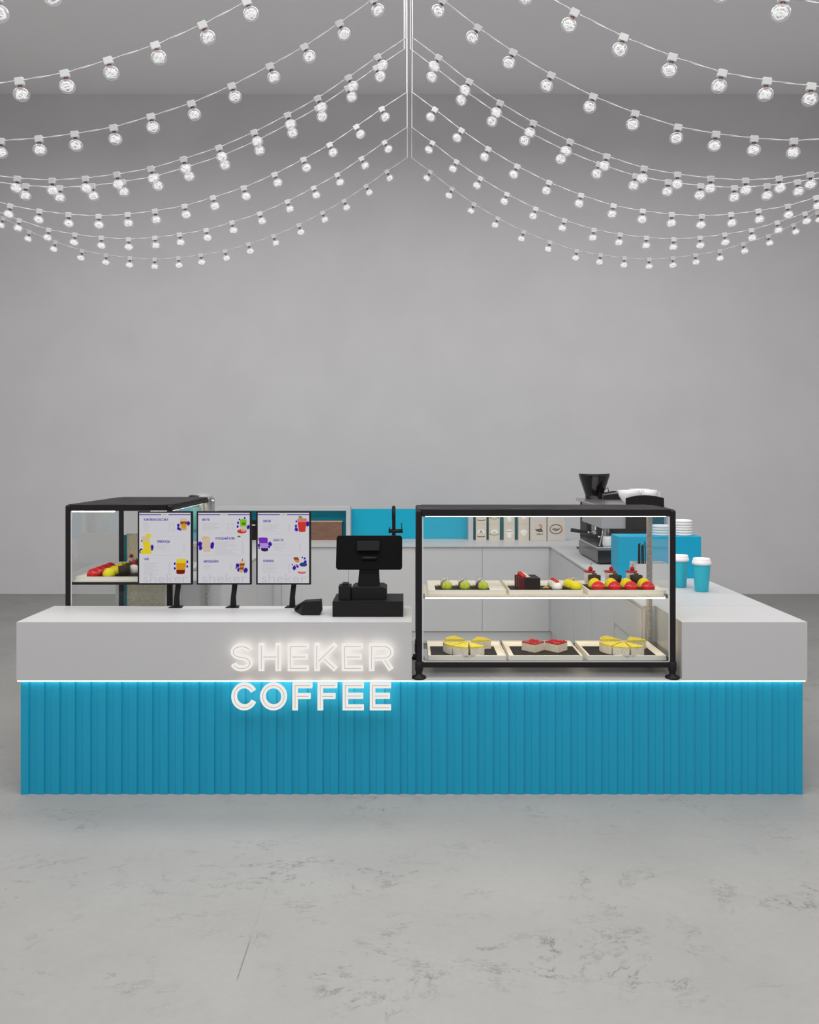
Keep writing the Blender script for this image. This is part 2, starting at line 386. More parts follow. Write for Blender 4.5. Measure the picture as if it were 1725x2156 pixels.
# divider + product shelf at the right of the splashback
dv = tag(build('divider_post', MB().box(PX(986, 8.2), PX(996, 8.2), 8.16, 8.30, T, 1.235), M['white'], loc=(PX(991, 8.2), 8.2, T)), 'white upright divider between blue splashback and shelf of tea boxes', 'divider')
def artwork(mb, k, cx, cz, y, s):
    C = lambda r, a0, a1, n=20, sq=1: [(cx + r * math.cos(a0 + (a1 - a0) * i / n), cz + r * sq * math.sin(a0 + (a1 - a0) * i / n)) for i in range(n + 1)]
    mb.m(1).ribbon(C(.030, 0, PI, 16), .009, y - .0006, y)
    if k == 0:
        mb.m(2).ribbon([(cx - .04, cz - .03), (cx - .02, cz - .036), (cx + .02, cz - .036), (cx + .04, cz - .03)], .004, y - .0008, y); mb.ribbon([(cx, cz + .03), (cx - .012, cz + .005)], .003, y - .0009, y).ribbon([(cx, cz + .03), (cx + .012, cz + .005)], .003, y - .0009, y)
    elif k == 1:
        mb.m(3).ribbon([(cx - .035, cz - .012), (cx, cz - .024), (cx + .035, cz - .012)], .007, y - .0008, y); mb.m(2).box(cx - .046, cx - .037, y - .0009, y, cz - .015, cz - .004).box(cx + .037, cx + .046, y - .0009, y, cz - .015, cz - .004)
    elif k == 2:
        mb.m(1).box(cx - .02, cx + .02, y - .0006, y, cz - .045, cz + .015); mb.m(2).box(cx - .035, cx + .035, y - .0008, y, cz + .018, cz + .022)
    else:
        mb.m(3).box(cx - .04, cx + .04, y - .0005, y, cz - .004, cz + .004); mb.m(1).ribbon(C(.012, 0, 2 * PI, 16), .012, y - .0008, y)
for k, (a, b2) in enumerate([(1002.5, 1024.5), (1030, 1052.5), (1061.5, 1084), (1092, 1114.5)]):
    d = 8.16; x0, x1 = PX(a, d), PX(b2, d); z1 = PZ(1103.5, d); nm = ['leftmost', 'second from the left', 'third from the left', 'rightmost'][k]
    mt = [M['kraft'], M['inkwhite'], M['inkbrown'], M['inkgreen']]
    for j in range(2):
        zb = T if j == 0 else z1 + .001; zt = z1 if j == 0 else z1 + (z1 - T)
        o = build('tea_box', MB().box(x0, x1, d, d + .11, zb, zt), [M['kraft']], loc=((x0 + x1) / 2, d, zb))
        tag(o, ['lower', 'upper'][j] + ' cream box of the ' + nm + ' stack on the back worktop', 'box', 'cream tea boxes stacked behind the display case')
        mb = MB(); artwork(mb, k, (x0 + x1) / 2, (zb + zt) / 2 - .01, d, 1)
        e = build('printed_emblem', mb, mt, o)
for k, (a, b2) in enumerate([(1118, 1151.5), (1153, 1191)]):
    d = 8.10; x0, x1 = PX(a, d), PX(b2, d); cx = (x0 + x1) / 2; cz = PZ(1113, d)
    o = build('coffee_pack', MB().box(x0, x1, d, d + .13, T, T + .30), M['kraft2'], loc=(cx, d, T), bevel=.003)
    tag(o, ['pale coffee pack with steaming cup emblem', 'pale coffee pack with round brown ring emblem'][k] + ' on the back worktop', 'pack', 'pale coffee packs on the back worktop')
    mb = MB(); y = d - .001; px = d / F
    if k == 0:
        C = lambda X, Z, r, a0, a1, n=14, q=1: [(X + r * math.cos(a0 + (a1 - a0) * i / n), Z + r * q * math.sin(a0 + (a1 - a0) * i / n)) for i in range(n + 1)]
        x_ = PX(1136, d)
        mb.m(1).ribbon([(x_ - 8 * px, PZ(1114, d)), (x_ - 5 * px, PZ(1117, d)), (x_, PZ(1119, d)), (x_ + 5 * px, PZ(1117.5, d)), (x_ + 7.5 * px, PZ(1119, d))], 1.1 * px, y - .0008, y)
        mb.ribbon([(x_ - 5 * px, PZ(1115.5, d)), (x_ + 5.5 * px, PZ(1115, d))], 1.3 * px, y - .0009, y)
        mb.m(2).ribbon(C(x_ + 1 * px, PZ(1109, d), 4.5 * px, -.6 * PI, .6 * PI), .9 * px, y - .0008, y)
        mb.m(3).ribbon(C(x_ + .5 * px, PZ(1109.5, d), 2.6 * px, -.5 * PI, .7 * PI), .7 * px, y - .0009, y)
        mb.m(1); put_text(mb, 'Coffee', x_ + 8 * px, PZ(1126, d), y - .0009, 5.2 * px, mirror=True)
    else:
        x_ = PX(1171, d)
        pts = [(x_ + 13 * px * math.cos(a), PZ(1114, d) + 9.6 * px * math.sin(a)) for a in [2 * PI * i / 40 for i in range(40)]]
        mb.m(1).ribbon(pts, .7 * px, y - .0008, y, closed=True)
        mb.m(2).ribbon([(x_ + 12.6 * px * math.cos(a), PZ(1114, d) + 9.3 * px * math.sin(a)) for a in [.75 * PI + .35 * PI * i / 10 for i in range(11)]], 1.3 * px, y - .001, y)
        mb.ribbon([(x_ + 12.6 * px * math.cos(a), PZ(1114, d) + 9.3 * px * math.sin(a)) for a in [-.1 * PI + .35 * PI * i / 10 for i in range(11)]], 1.3 * px, y - .001, y)
        mb.m(1).ribbon([(x_ - 8 * px, PZ(1114.5, d)), (x_ - 3 * px, PZ(1113.5, d)), (x_ + 3 * px, PZ(1114.5, d)), (x_ + 8 * px, PZ(1113.5, d))], .8 * px, y - .0012, y)
        mb.ribbon([(x_ - 4 * px, PZ(1117, d)), (x_ + 4 * px, PZ(1117, d))], .5 * px, y - .0012, y)
    build('printed_emblem', mb, [M['kraft2'], M['inkdark'], M['inkorange'], M['inkgold']], o)

# ------------------------------------------------------------------ illuminated sign
YS0, YS1 = 4.112, 4.124
sg = thing('illuminated_sign', 'glowing white two-line letter sign SHEKER COFFEE on the counter front', 'sign', (PX(656, 4.118), 4.118, PZ(1495, 4.118)))
u = 4.118 / F
def arc(cx, cy, rx, ry, a0, a1, n=22): return [(cx + rx * math.cos(math.radians(a0 + (a1 - a0) * i / n)), cy + ry * math.sin(math.radians(a0 + (a1 - a0) * i / n))) for i in range(n + 1)]
def glyph(c, w, h=57.5, t=5.8):
    L, R_, B, Tp = t, w - t, t, h - t; m = h * .52
    if c == 'S': return [(arc(w / 2, h * .705, w / 2 - t, h * .295 - t, 12, 250) + arc(w / 2, h * .297, w / 2 - t, h * .297 - t + .4, 70, -168), False)]
    if c == 'H': return [([(L, 0), (L, h)], False), ([(R_, 0), (R_, h)], False), ([(L, m), (R_, m)], False)]
    if c == 'E': return [([(w, Tp), (L, Tp), (L, B), (w, B)], False), ([(L, m), (w - 2, m)], False)]
    if c == 'F': return [([(w, Tp), (L, Tp), (L, 0)], False), ([(L, m - .5), (w - 3.5, m - .5)], False)]
    if c == 'K': return [([(L, 0), (L, h)], False), ([(L + 1, h * .32), (w - 6, h - 2.5)], False), ([(L + 12, h * .50), (w - 4.5, 3)], False)]
    if c == 'R': return [([(L, 0), (L, Tp), (w * .60, Tp)] + arc(w * .60, Tp - 12.1, w * .29, 12.1, 85, -85, 14) + [(w * .60, Tp - 24.2), (L, Tp - 24.2)], False), ([(w * .60, Tp - 25), (w - 5, 2.5)], False)]
    if c == 'C': return [(arc(w * .52, h / 2, w * .52 - t, h / 2 - t, 28, 332, 36), False)]
    if c == 'O': return [(arc(w / 2, h / 2, w / 2 - t, h / 2 - t, 0, 360, 44)[:-1], True)]
rows = [(1412.5, 57.5, [('S', 486, 532.5), ('H', 545, 592), ('E', 606, 650), ('K', 662, 712), ('E', 720, 764), ('R', 777, 829)]),
        (1495, 58, [('C', 487.5, 540), ('O', 548, 604.5), ('F', 616, 657.5), ('F', 669, 710), ('E', 721.6, 766.5), ('E', 779, 823.5)])]
for ri, (by, hh, ls) in enumerate(rows):
    for c, x0, x1 in ls:
        mb = MB(); mi_ = MB(); mh = MB(); ox = PX(x0, 4.118); oz = PZ(by, 4.118)
        for k, (pts, cl) in enumerate(glyph(c, x1 - x0, hh)):
            P = [(ox + p[0] * u, oz + p[1] * u) for p in pts]
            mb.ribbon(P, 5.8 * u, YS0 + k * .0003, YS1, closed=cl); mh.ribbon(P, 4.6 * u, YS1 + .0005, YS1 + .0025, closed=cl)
            q = [Vector(p) for p in P]
            if not cl:
                q[0] = q[0] + (q[1] - q[0]).normalized() * 4 * u; q[-1] = q[-1] + (q[-2] - q[-1]).normalized() * 4 * u
            mi_.ribbon([(p[0], p[1]) for p in q], .55 * u, YS0 - .0008, YS0 + .0002, closed=cl)
        lt = build('letter', mb, M['neon'], sg)
        build('inlay_line', mi_, M['inlay'], lt); build('back_light', mh, M['halo2' if ri else 'halo'], lt)
        yb = D1 if ri == 0 else DB
        pxs = ox + 5.8 * u if c not in 'SCO' else ox + (x1 - x0) * .5 * u
        pz_ = oz + (5.8 if c in 'SCO' else 12) * u
        build('standoff_pin', MB().tube([(pxs, YS1 - .002, pz_), (pxs, yb + .0005, pz_)], .003, 8), M['steel'], sg)

# ------------------------------------------------------------------ display cases
def display_case(x0, x1, y0, y1, zb, zt, label, shelf_z, leds, side=False):
    t = thing('display_case', label, 'display case', ((x0 + x1) / 2, (y0 + y1) / 2, zb)); w = .031
    for x in (x0, x1 - w):
        for y in (y0, y1 - w):
            cx, cy = x + w / 2, y + w / 2
            pale = (x > x0 and y > y0)
            p = build('post', MB().box(x, x + w, y, y + w, zb + .04, zt - (.002 if not pale else .004)), M['palepost'] if pale else M['black'], t, bevel=.010)
            build('foot', MB().sh(True).lathe((cx, cy, zb), [(.036, 0), (.038, .004), (.036, .010), (.024, .014), (.016, .022), (.017, .034), (.021, .044), (.021, .085), (.018, .088)], 28), M['black'], p)
    tp = build('top_panel', MB().box(x0 + w + .0005, x1 - w - .0005, y0 + .008, y1 - .002, zt - .014, zt).box(x0 + .006, x0 + w, y0 + w + .0005, y1 - w - .0005, zt - .014, zt).box(x1 - w, x1 - .006, y0 + w + .0005, y1 - w - .0005, zt - .014, zt), M['darktop'], t)
    build('top_frame', MB().box(x0 + w, x1 - w, y0, y0 + w, zt - .035, zt - .0145).box(x0 + w, x1 - w, y0, y0 + .0075, zt - .0145, zt - .002).box(x0 + w, x1 - w, y1 - w, y1, zt - .035, zt - .0145)
          .box(x0, x0 + w, y0 + w, y1 - w, zt - .035, zt - .0145).box(x1 - w, x1, y0 + w, y1 - w, zt - .035, zt - .0145), M['black'], t)
    rz = PZ(1405.5, 4.18) - .612 + zb; r2 = rz + .026
    build('bottom_rail', MB().box(x0 + w, x1 - w, y0 + .002, y0 + w - .004, rz, r2).box(x0 + w, x1 - w, y1 - w, y1 - .002, rz, r2)
          .box(x0 + .002, x0 + w - .004, y0 + w, y1 - w, rz, r2).box(x1 - w + .004, x1 - .002, y0 + w, y1 - w, rz, r2), M['black'], t)
    build('deck', MB().box(x0 + w, x1 - w, y0 + w, y1 - w, r2 - .008, r2), M['glass'], t)
    g0, g1 = r2 + .001, zt - .036
    pf = build('front_pane', MB().box(x0 + w + .001, x1 - w - .001, y0 + .010, y0 + .014, g0, g1), M['glass'], t)
    e = .0035
    build('pane_edge', MB().box(x0 + w + .001, x0 + w + .001 + e * 1.6, y0 + .006, y0 + .0095, g0, g1).box(x1 - w - .001 - e * 1.6, x1 - w - .001, y0 + .006, y0 + .0095, g0, g1)
          .box(x0 + w + .001, x1 - w - .001, y0 + .006, y0 + .0095, g0, g0 + e), M['paneedge'], pf)
    for xs_ in (x0 + .012, x1 - .016):
        build('side_pane', MB().box(xs_, xs_ + .004, y0 + w + .001, y1 - w - .001, g0, g1), M['glass'], t)
    if side:
        build('shelf_rail', MB().box(x0 + w, x1 - w, y0 + .015, y0 + .030, shelf_z - .017, shelf_z - .003), M['black'], t)
    build('shelf', MB().box(x0 + w + .002, x1 - w - .002, y0 + w + .002, y1 - w, shelf_z - .006, shelf_z), M['shelf'] if not side else M['tray'], t)
    if not side:
        build('shelf_bracket', MB().box(x1 - w - .018, x1 - w - .004, y0 + w - .006, y0 + w + .03, shelf_z - .012, shelf_z + .008), M['bracket'], t)
        build('shelf_bracket', MB().box(x0 + w + .004, x0 + w + .014, y0 + w - .006, y0 + w + .03, shelf_z - .012, shelf_z + .008), M['bracket'], t)
    for (a, b_, ya, yb, z) in leds:
        build('light_strip', MB().box(a, b_, ya, yb, z - .0028, z + .0028), M['ledwarm'], t)
    return t
cx0, cx1, cy0, cy1 = PX(876.5, 4.17), PX(1424.5, 4.17), 4.17, 4.603
ZB = FB + .006; ZT = H - 114 * 4.17 / F
SZ = PZ(1252.5, 4.23)
case = display_case(cx0, cx1, cy0, cy1, ZB, ZT, 'large black-framed glass display case with lit shelf of cakes at the counter front', SZ,
    [(PX(896, 4.2), PX(1402, 4.2), cy0 + .024, cy0 + .034, PZ(1087, 4.2)), (PX(896, 4.2), PX(1401, 4.2), cy0 + .036, cy0 + .042, PZ(1259, 4.21)),
     (cx0 + .06, cx1 - .06, cy1 - .044, cy1 - .036, ZT - .040), (cx0 + .06, cx1 - .06, cy1 - .060, cy1 - .050, SZ - .0095)])  # rear pair of strips added out of sight to brighten the trays
build('latch', MB().box(cx0 - .006, cx0, cy0 + .004, cy0 + .024, PZ(1375, 4.18), PZ(1347, 4.18)), M['black'], case)
build('latch_knob', MB().sh(True).tube([(cx0 + .002, cy0 + .015, PZ(1380, 4.18)), (cx0 - .009, cy0 + .015, PZ(1380, 4.18)), (cx0 - .017, cy0 + .015, PZ(1380, 4.18))], [.006, .008, .005], 12), M['black'], case)
sx0, sx1, sy0, sy1 = PX(136, 4.61), PX(361.5, 4.61), 4.612, 5.49
SZ2 = PZ(1222, 4.68)
lz = PZ(1077, 4.63)
case2 = display_case(sx0, sx1, sy0, sy1, ZB, ZT - .002, 'smaller black-framed glass display case partly behind the left menu screen', SZ2,
    [(PX(146, 4.64), PX(241, 4.64), sy0 + .028, sy0 + .036, lz), (PX(317, 4.64), PX(351, 4.64), sy0 + .028, sy0 + .036, lz),
     (sx1 - .042, sx1 - .034, sy0 + .05, sy1 - .04, lz)], side=True)

# trays
def tray(x0, x1, y0, y1, z0, h, ins, label, grp):
    t = thing('display_tray', label, 'tray', ((x0 + x1) / 2, (y0 + y1) / 2, z0), grp); e = .006; r = .012
    mb = MB().box(x0, x1, y0, y1, z0, z0 + h - r * .35)
    zt = z0 + h
    mb.box(x0, x1, y0, y0 + e, z0 + h - r * .35, zt).box(x0, x1, y1 - e, y1, z0 + h - r * .35, zt).box(x0, x0 + e, y0 + e, y1 - e, z0 + h - r * .35, zt).box(x1 - e, x1, y0 + e, y1 - e, z0 + h - r * .35, zt)
    build('dish', mb, M['tray'], t, bevel=.001)
    a, b_, c, d = ins
    build('dark_mat', MB().box(a, b_, c, d, z0 + h - r * .35, z0 + h - r * .35 + .0015), M['insert'], t)
    return z0 + h - r * .35 + .0015
TY0, TY1 = 4.222, 4.56
names = ['left', 'middle', 'right']; X3 = [(902, 1066), (1072.5, 1227.5), (1238.5, 1403.5)]
uins = [(917.5, 1033, .007, .165), (1076, 1226, .007, .16), (1244.5, 1381, .007, .21)]
lins = [(908, 1048.5, .007, .215), (1083, 1223, .007, .215), (1244, 1384, .007, .215)]
for i in range(3):
    x0, x1 = PX(X3[i][0], TY0), PX(X3[i][1], TY0)
    a, b_, c, d = uins[i]
    zU = tray(x0, x1, TY0, TY1, SZ + .001, .026, (PX(a, TY0), PX(b_, TY0), TY0 + c, TY0 + d), 'cream tray at the ' + names[i] + ' of the upper shelf in the large display case', 'cream trays in the large display case')
deck = PZ(1405.5, 4.18) + .026
LH = PZ(1380, TY0) - deck - .001
for i in range(3):
    x0, x1 = PX(X3[i][0], TY0), PX(X3[i][1], TY0)
    a, b_, c, d = lins[i]
    zL = tray(x0, x1, TY0, TY1, deck + .001, LH, (PX(a, TY0), PX(b_, TY0), TY0 + c, TY0 + d), 'cream tray at the ' + names[i] + ' of the lower deck in the large display case', 'cream trays in the large display case')
lx0, lx1 = PX(159, 4.66), sx1 - .05
zS = tray(lx0, lx1, 4.66, 5.32, SZ2 + .001, .024, (lx0 + .075, lx1 - .01, 4.668, 5.25), 'white tray of red and yellow domes in the smaller left display case', None)

# ------------------------------------------------------------------ desserts
ORD = ['leftmost', 'second from left', 'third from left', 'rightmost']
def dome(x, y, z, r, h, m, label, grp, cat='cake', lines=True):
    t = thing('glazed_dome_cake', label, cat, (x, y, z), grp)
    build('dome', MB().sh(True).lathe((x, y, z), [(r * .97, 0), (r, h * .12)] + [(r * math.cos(a), h * .12 + h * .88 * math.sin(a)) for a in [PI / 2 * k / 8 for k in range(1, 8)]] + [(0, h)], 24), m, t)
    if lines:
        mb = MB()
        for rr, zz in ((.90, .50),):
            pts = [(x + r * rr * math.cos(a) * 1.01, y + r * rr * math.sin(a) * 1.01, z + h * zz + .003 * math.sin(5 * a)) for a in [2 * PI * k / 20 for k in range(20)]]
            mb.tube(pts, .0006, 5, closed=True)
        build('icing_line', mb, M['cream2'], t)
    return t
def spiky(x, y, z, label, grp):     # glass cup with cream and purple garnish
    t = thing('dessert_cup', label, 'dessert', (x, y, z), grp); r = .0265; h = .052
    build('cup', MB().sh(True).lathe((x, y, z), [(r * .8, 0), (r * .85, .002), (r, h), (r - .0012, h), (r * .82, .004), (0, .004)], 22), M['cupglass'], t)
    build('filling', MB().sh(True).lathe((x, y, z + .005), [(r * .78, 0), (r * .9, .024), (r * .6, .031), (0, .034)], 20), M['cream2'], t)
    build('purple_topping', MB().sh(True).tube([(x - r * .7, y - r * .5, z + .012), (x - r * .35, y - r * .75, z + .032), (x + r * .3, y - r * .45, z + .044)], [.006, .007, .003], 8), M['purple'], t)
    build('yellow_topping', MB().sh(True).ball((x, y - .005, z + .040), .008, 10), M['yellow'], t)
G = 'in the large display case'
for i, px in enumerate((940.8, 979, 1017.3)):
    y = 4.262; x = PX(px, y); nm = ['leftmost', 'middle', 'rightmost'][i]
    t = thing('green_dome_cake', nm + ' round lime-green cake on the upper left tray', 'cake', (x, y, zU), 'lime-green cakes on the upper left tray')
    r = .0285
    build('body', MB().sh(True).lathe((x, y, zU), [(r * .86, 0), (r, .010), (r, .020), (r * .86, .033), (r * .5, .041), (0, .043)], 10), M['green'], t)
    spiky(PX([936.5, 974, 1010.5][i], 4.335), 4.335, zU, nm + ' clear dessert cup with purple topping on the upper left tray', 'dessert cups behind the lime-green cakes')
    bx = PX([923, 961, 998][i], 4.33)
    tag(build('gold_biscuit', MB().sh(True).tube([(bx - .012, 4.325, zU + .006), (bx, 4.325, zU + .010), (bx + .014, 4.33, zU + .006)], [.004, .006, .004], 8), M['goldleaf'], loc=(bx, 4.325, zU)), nm + ' small golden biscuit beside the dessert cups', 'biscuit', 'golden biscuits on the upper left tray')
# chocolate cakes
for i, (y, px0, px1) in enumerate(((4.26, 1092, 1137), (4.31, 1088, 1132.5), (4.36, 1084.5, 1128))):
    x0, x1 = PX(px0, y), PX(px1, y); h = .062; nm = ['front', 'middle', 'rear'][i]
    t = thing('chocolate_cake_slice', nm + ' slab of dark chocolate cake with red berry on the upper middle tray', 'cake', (x0, y, zU), 'chocolate cake slabs on the upper middle tray')
    build('body', MB().box(x0 + .031, x1, y - .016, y + .018, zU, zU + h), M['choc'], t, bevel=.001)
    build('red_end', MB().box(x0, x0 + .031, y - .016, y + .018, zU, zU + h), M['darkred'], t, bevel=.001)
    build('berry', MB().sh(True).ball((x0 + .026, y - .002, zU + h + .008), .013, 14), M['red'], t)
    build('cream_curl', MB().sh(True).tube([(x0 + .036, y, zU + h + .003), (x0 + .05, y - .004, zU + h + .008), (x0 + .062, y, zU + h + .003)], [.004, .007, .003], 8), M['cream2'], t)
for i, (y, px) in enumerate(((4.265, 1173), (4.31, 1168.5), (4.355, 1164))):
    x = PX(px, y); nm = ['front', 'middle', 'rear'][i]
    t = thing('cream_dessert', nm + ' white cream dessert with red top on the upper middle tray', 'dessert', (x, y, zU), 'white cream desserts on the upper middle tray')
    build('mound', MB().sh(True).lathe((x, y, zU), [(.026, 0), (.029, .008), (.026, .022), (.017, .034), (.008, .040), (0, .041)], 20), M['cream2'], t)
    build('red_top', MB().sh(True).lathe((x, y, zU + .037), [(.013, 0), (.011, .006), (.004, .011), (0, .012)], 14), M['red'], t)
for i, (y, px) in enumerate(((4.263, 1212.5), (4.30, 1203), (4.335, 1196))):
    x = PX(px, y); nm = ['front', 'middle', 'rear'][i]
    t = thing('lemon_dome_cake', nm + ' round yellow cake at the right end of the upper middle tray', 'cake', (x, y, zU), 'yellow round cakes on the upper middle tray')
    r = [.031, .028, .025][i]
    build('body', MB().sh(True).lathe((x, y, zU), [(r * .9, 0), (r, .008), (r * .98, .02), (r * .75, .034), (r * .4, .041), (0, .043)], 18), M['yellow'], t)
spiky(PX(1207, 4.365), 4.365, zU, 'clear dessert cup behind the yellow round cakes', None)
for i, (px, y) in enumerate(((1150, 4.265), (1187, 4.262))):
    x = PX(px, y); mb = MB().sh(True)
    mb.tube([(x - .018, y, zU + .005), (x, y + .004, zU + .010), (x + .016, y, zU + .006)], [.005, .009, .005], 8)
    tag(build('chocolate_piece', mb, M['chocside'] if i else M['goldleaf'], loc=(x, y, zU)), ['golden biscuit piece left of the white cream desserts', 'dark chocolate piece between cream desserts and yellow cakes'][i], 'sweet')
# the four-row tray, reused turned by 90 degrees in the side case
def cherry_cup(x, y, z, label, grp):
    t = thing('cherry_dessert', label, 'dessert', (x, y, z), grp)
    build('pot', MB().sh(True).lathe((x, y, z), [(.026, 0), (.030, .06), (.026, .064), (0, .066)], 22), M['cream2'], t)
    build('red_disc', MB().sh(True).lathe((x, y, z + .064), [(.034, 0), (.035, .002), (.034, .004), (0, .005)], 22), M['red'], t)
    c = build('cherry', MB().sh(True).ball((x + .006, y, z + .080), .0125, 14), M['red'], t)
    build('stem', MB().tube([(x + .006, y, z + .091), (x + .008, y, z + .103), (x + .014, y, z + .112)], .0012, 6), M['stem'], c)
def choc_cup(x, y, z, label, grp):
    t = thing('chocolate_cup', label, 'dessert', (x, y, z), grp)
    build('cup', MB().sh(True).lathe((x, y, z), [(.030, 0), (.035, .05), (.033, .054), (.028, .048), (0, .047)], 24), M['chocside'], t)
    mb = MB()
    for k in range(5):
        a = k * 1.25; mb.tube([(x, y, z + .045), (x + .012 * math.cos(a), y + .012 * math.sin(a), z + .066 + .004 * (k % 2))], .0025, 6)
    mb.sh(True).ball((x, y, z + .052), .010, 10)
    build('chocolate_twigs', mb, M['stem'], t)
UR = 'on the upper right tray'
for i, px in enumerate((1259.8, 1294.8, 1329, 1364.4)):
    dome(PX(px, 4.268), 4.268, zU, .0370, .042, M['red'], ORD[i] + ' red glazed dome in the front row ' + UR, 'red glazed domes ' + UR)
for i, px in enumerate((1252.5, 1287, 1319.5, 1355.5)):
    dome(PX(px, 4.335), 4.335, zU, .0360, .050, M['yellow'], ORD[i] + ' yellow glazed dome behind the red ones ' + UR, 'yellow glazed domes ' + UR, lines=False)
for i, px in enumerate((1252.3, 1296.5, 1340.5)):
    choc_cup(PX(px, 4.40), 4.405, zU, ORD[[0, 1, 3][i]].replace('second from left', 'middle') + ' dark chocolate cup with twigs ' + UR, 'chocolate cups ' + UR)
for i, px in enumerate((1241.5, 1285, 1329.5)):
    cherry_cup(PX(px, 4.475), 4.475, zU, ORD[[0, 1, 3][i]].replace('second from left', 'middle') + ' white cherry-topped dessert in the back row ' + UR, 'cherry-topped desserts ' + UR)
SL = 'in the smaller left display case'
ORD2 = ['nearest', 'second nearest', 'third nearest', 'farthest']
xb = PX(196, 4.70)
for i in range(4):
    dome(xb, 4.705 + i * .087, zS, .0375, .045, M['red'], ORD2[i] + ' red glazed dome in the leftmost row ' + SL, 'red glazed domes ' + SL)
for i in range(4):
    dome(xb + .092, 4.705 + i * .087, zS, .0365, .048, M['yellow'], ORD2[i] + ' yellow glazed dome beside the red row ' + SL, 'yellow glazed domes ' + SL, lines=False)
for i in range(3):
    choc_cup(xb + .17, 4.74 + i * .12, zS, ['nearest', 'middle', 'farthest'][i] + ' chocolate cup with twigs ' + SL, 'chocolate cups ' + SL)
for i in range(2):     # tall black cups with berries, at the left and behind the first screen
    x = xb + [.165, .275][i]; y = 5.12; z = zS
    t = thing('berry_cup', ['left', 'right'][i] + ' tall black cup topped with red berries ' + SL, 'dessert', (x, y, z), 'tall black berry cups ' + SL)
    build('cup', MB().lathe((x, y, z), [(.030, 0), (.037, .085), (.034, .087), (.030, .080), (0, .079)], 20), M['choc'], t)
    build('cream', MB().sh(True).ball((x - .01, y - .01, z + .09), .014, 10), M['cream2'], t)
    for dx, dy, dz in ((.0, -.008, .100), (.014, .0, .098), (-.006, .012, .100)):
        build('berry', MB().sh(True).ball((x + dx, y + dy, z + dz), .013, 12), M['red'], t)
for i, (dx, dy) in enumerate(((.08, .42), (.205, .10))):
    x = xb + dx; y = 4.70 + dy
    t = thing('cream_dessert', ['white cream dessert with cherry beside the left berry cup', 'white cream dessert with cherry right of the yellow domes'][i], 'dessert', (x, y, zS))
    build('mound', MB().sh(True).lathe((x, y, zS), [(.028, 0), (.032, .02), (.02, .05), (0, .058)], 18), M['cream2'], t)
    build('cherry', MB().sh(True).ball((x, y, zS + .066), .013, 12), M['red'], t)
# wedge cakes
def wedge(c, R, h, a0, a1, z, side, top, label, grp, berries=False, topt=.008):
    t = thing('cake_slice', label, 'cake', (c[0], c[1], z), grp); n = max(6, int(abs(a1 - a0) / 5))
    pts = [(c[0], c[1])] + [(c[0] + R * math.cos(math.radians(a0 + (a1 - a0) * i / n)), c[1] + R * math.sin(math.radians(a0 + (a1 - a0) * i / n))) for i in range(n + 1)]
    build('base', MB().prism(pts, 'z', z, z + h - topt), side, t)
    k = .985; cm = (sum(p[0] for p in pts) / len(pts), sum(p[1] for p in pts) / len(pts))
    pt2 = [(cm[0] + (p[0] - cm[0]) * k, cm[1] + (p[1] - cm[1]) * k) for p in pts]
    build('topping', MB().prism(pt2, 'z', z + h - topt, z + h), top, t)
    if berries:
        rd = random.Random(int(c[0] * 1000)); mb = MB().sh(True)
        for _ in range(9):
            a = math.radians(rd.uniform(a0 + 6, a1 - 6)); rr = R * rd.uniform(.45, .93)
            mb.ball((c[0] + rr * math.cos(a), c[1] + rr * math.sin(a), z + h + .002), rd.uniform(.006, .010), 8)
        build('berries', mb, M['red'], t)
for side_, cxp in (('left', 985), ('right', 1313.5)):
    y = 4.352; x = PX(cxp, y); R = .130; g = 'lemon cheesecake slices on the lower ' + side_ + ' tray'; where = ' lemon cheesecake slice on the lower ' + side_ + ' tray'
    sl = [(183, 228, -.006, -.004, 'leftmost front'), (229, 268, -.001, -.006, 'middle front'), (271, 308, .003, -.006, 'right front'), (8, 68, .018, .012, 'rear right'), (118, 178, -.010, .014, 'rear left')]
    for a0, a1, dx, dy, nm in sl:
        if nm == 'right front': wedge((x + dx, y + dy), R * .98, .048, a0, a1, zL, M['crust'], M['lemon'], nm + where, g)
        else: wedge((x + dx, y + dy), R if 'rear' not in nm else R * .88, .048 if nm != 'rear left' else .054, a0, a1, zL, M['crust'], M['lemon'], nm + where, g)
for px, nm in ((1126.5, 'left'), (1175.5, 'right')):
    wedge((PX(px, 4.29), 4.29), .088, .048, 45, 135, zL, M['crust'], M['berry'], nm + ' piece of the red berry cake on the lower middle tray', 'red berry cake pieces on the lower middle tray', True)

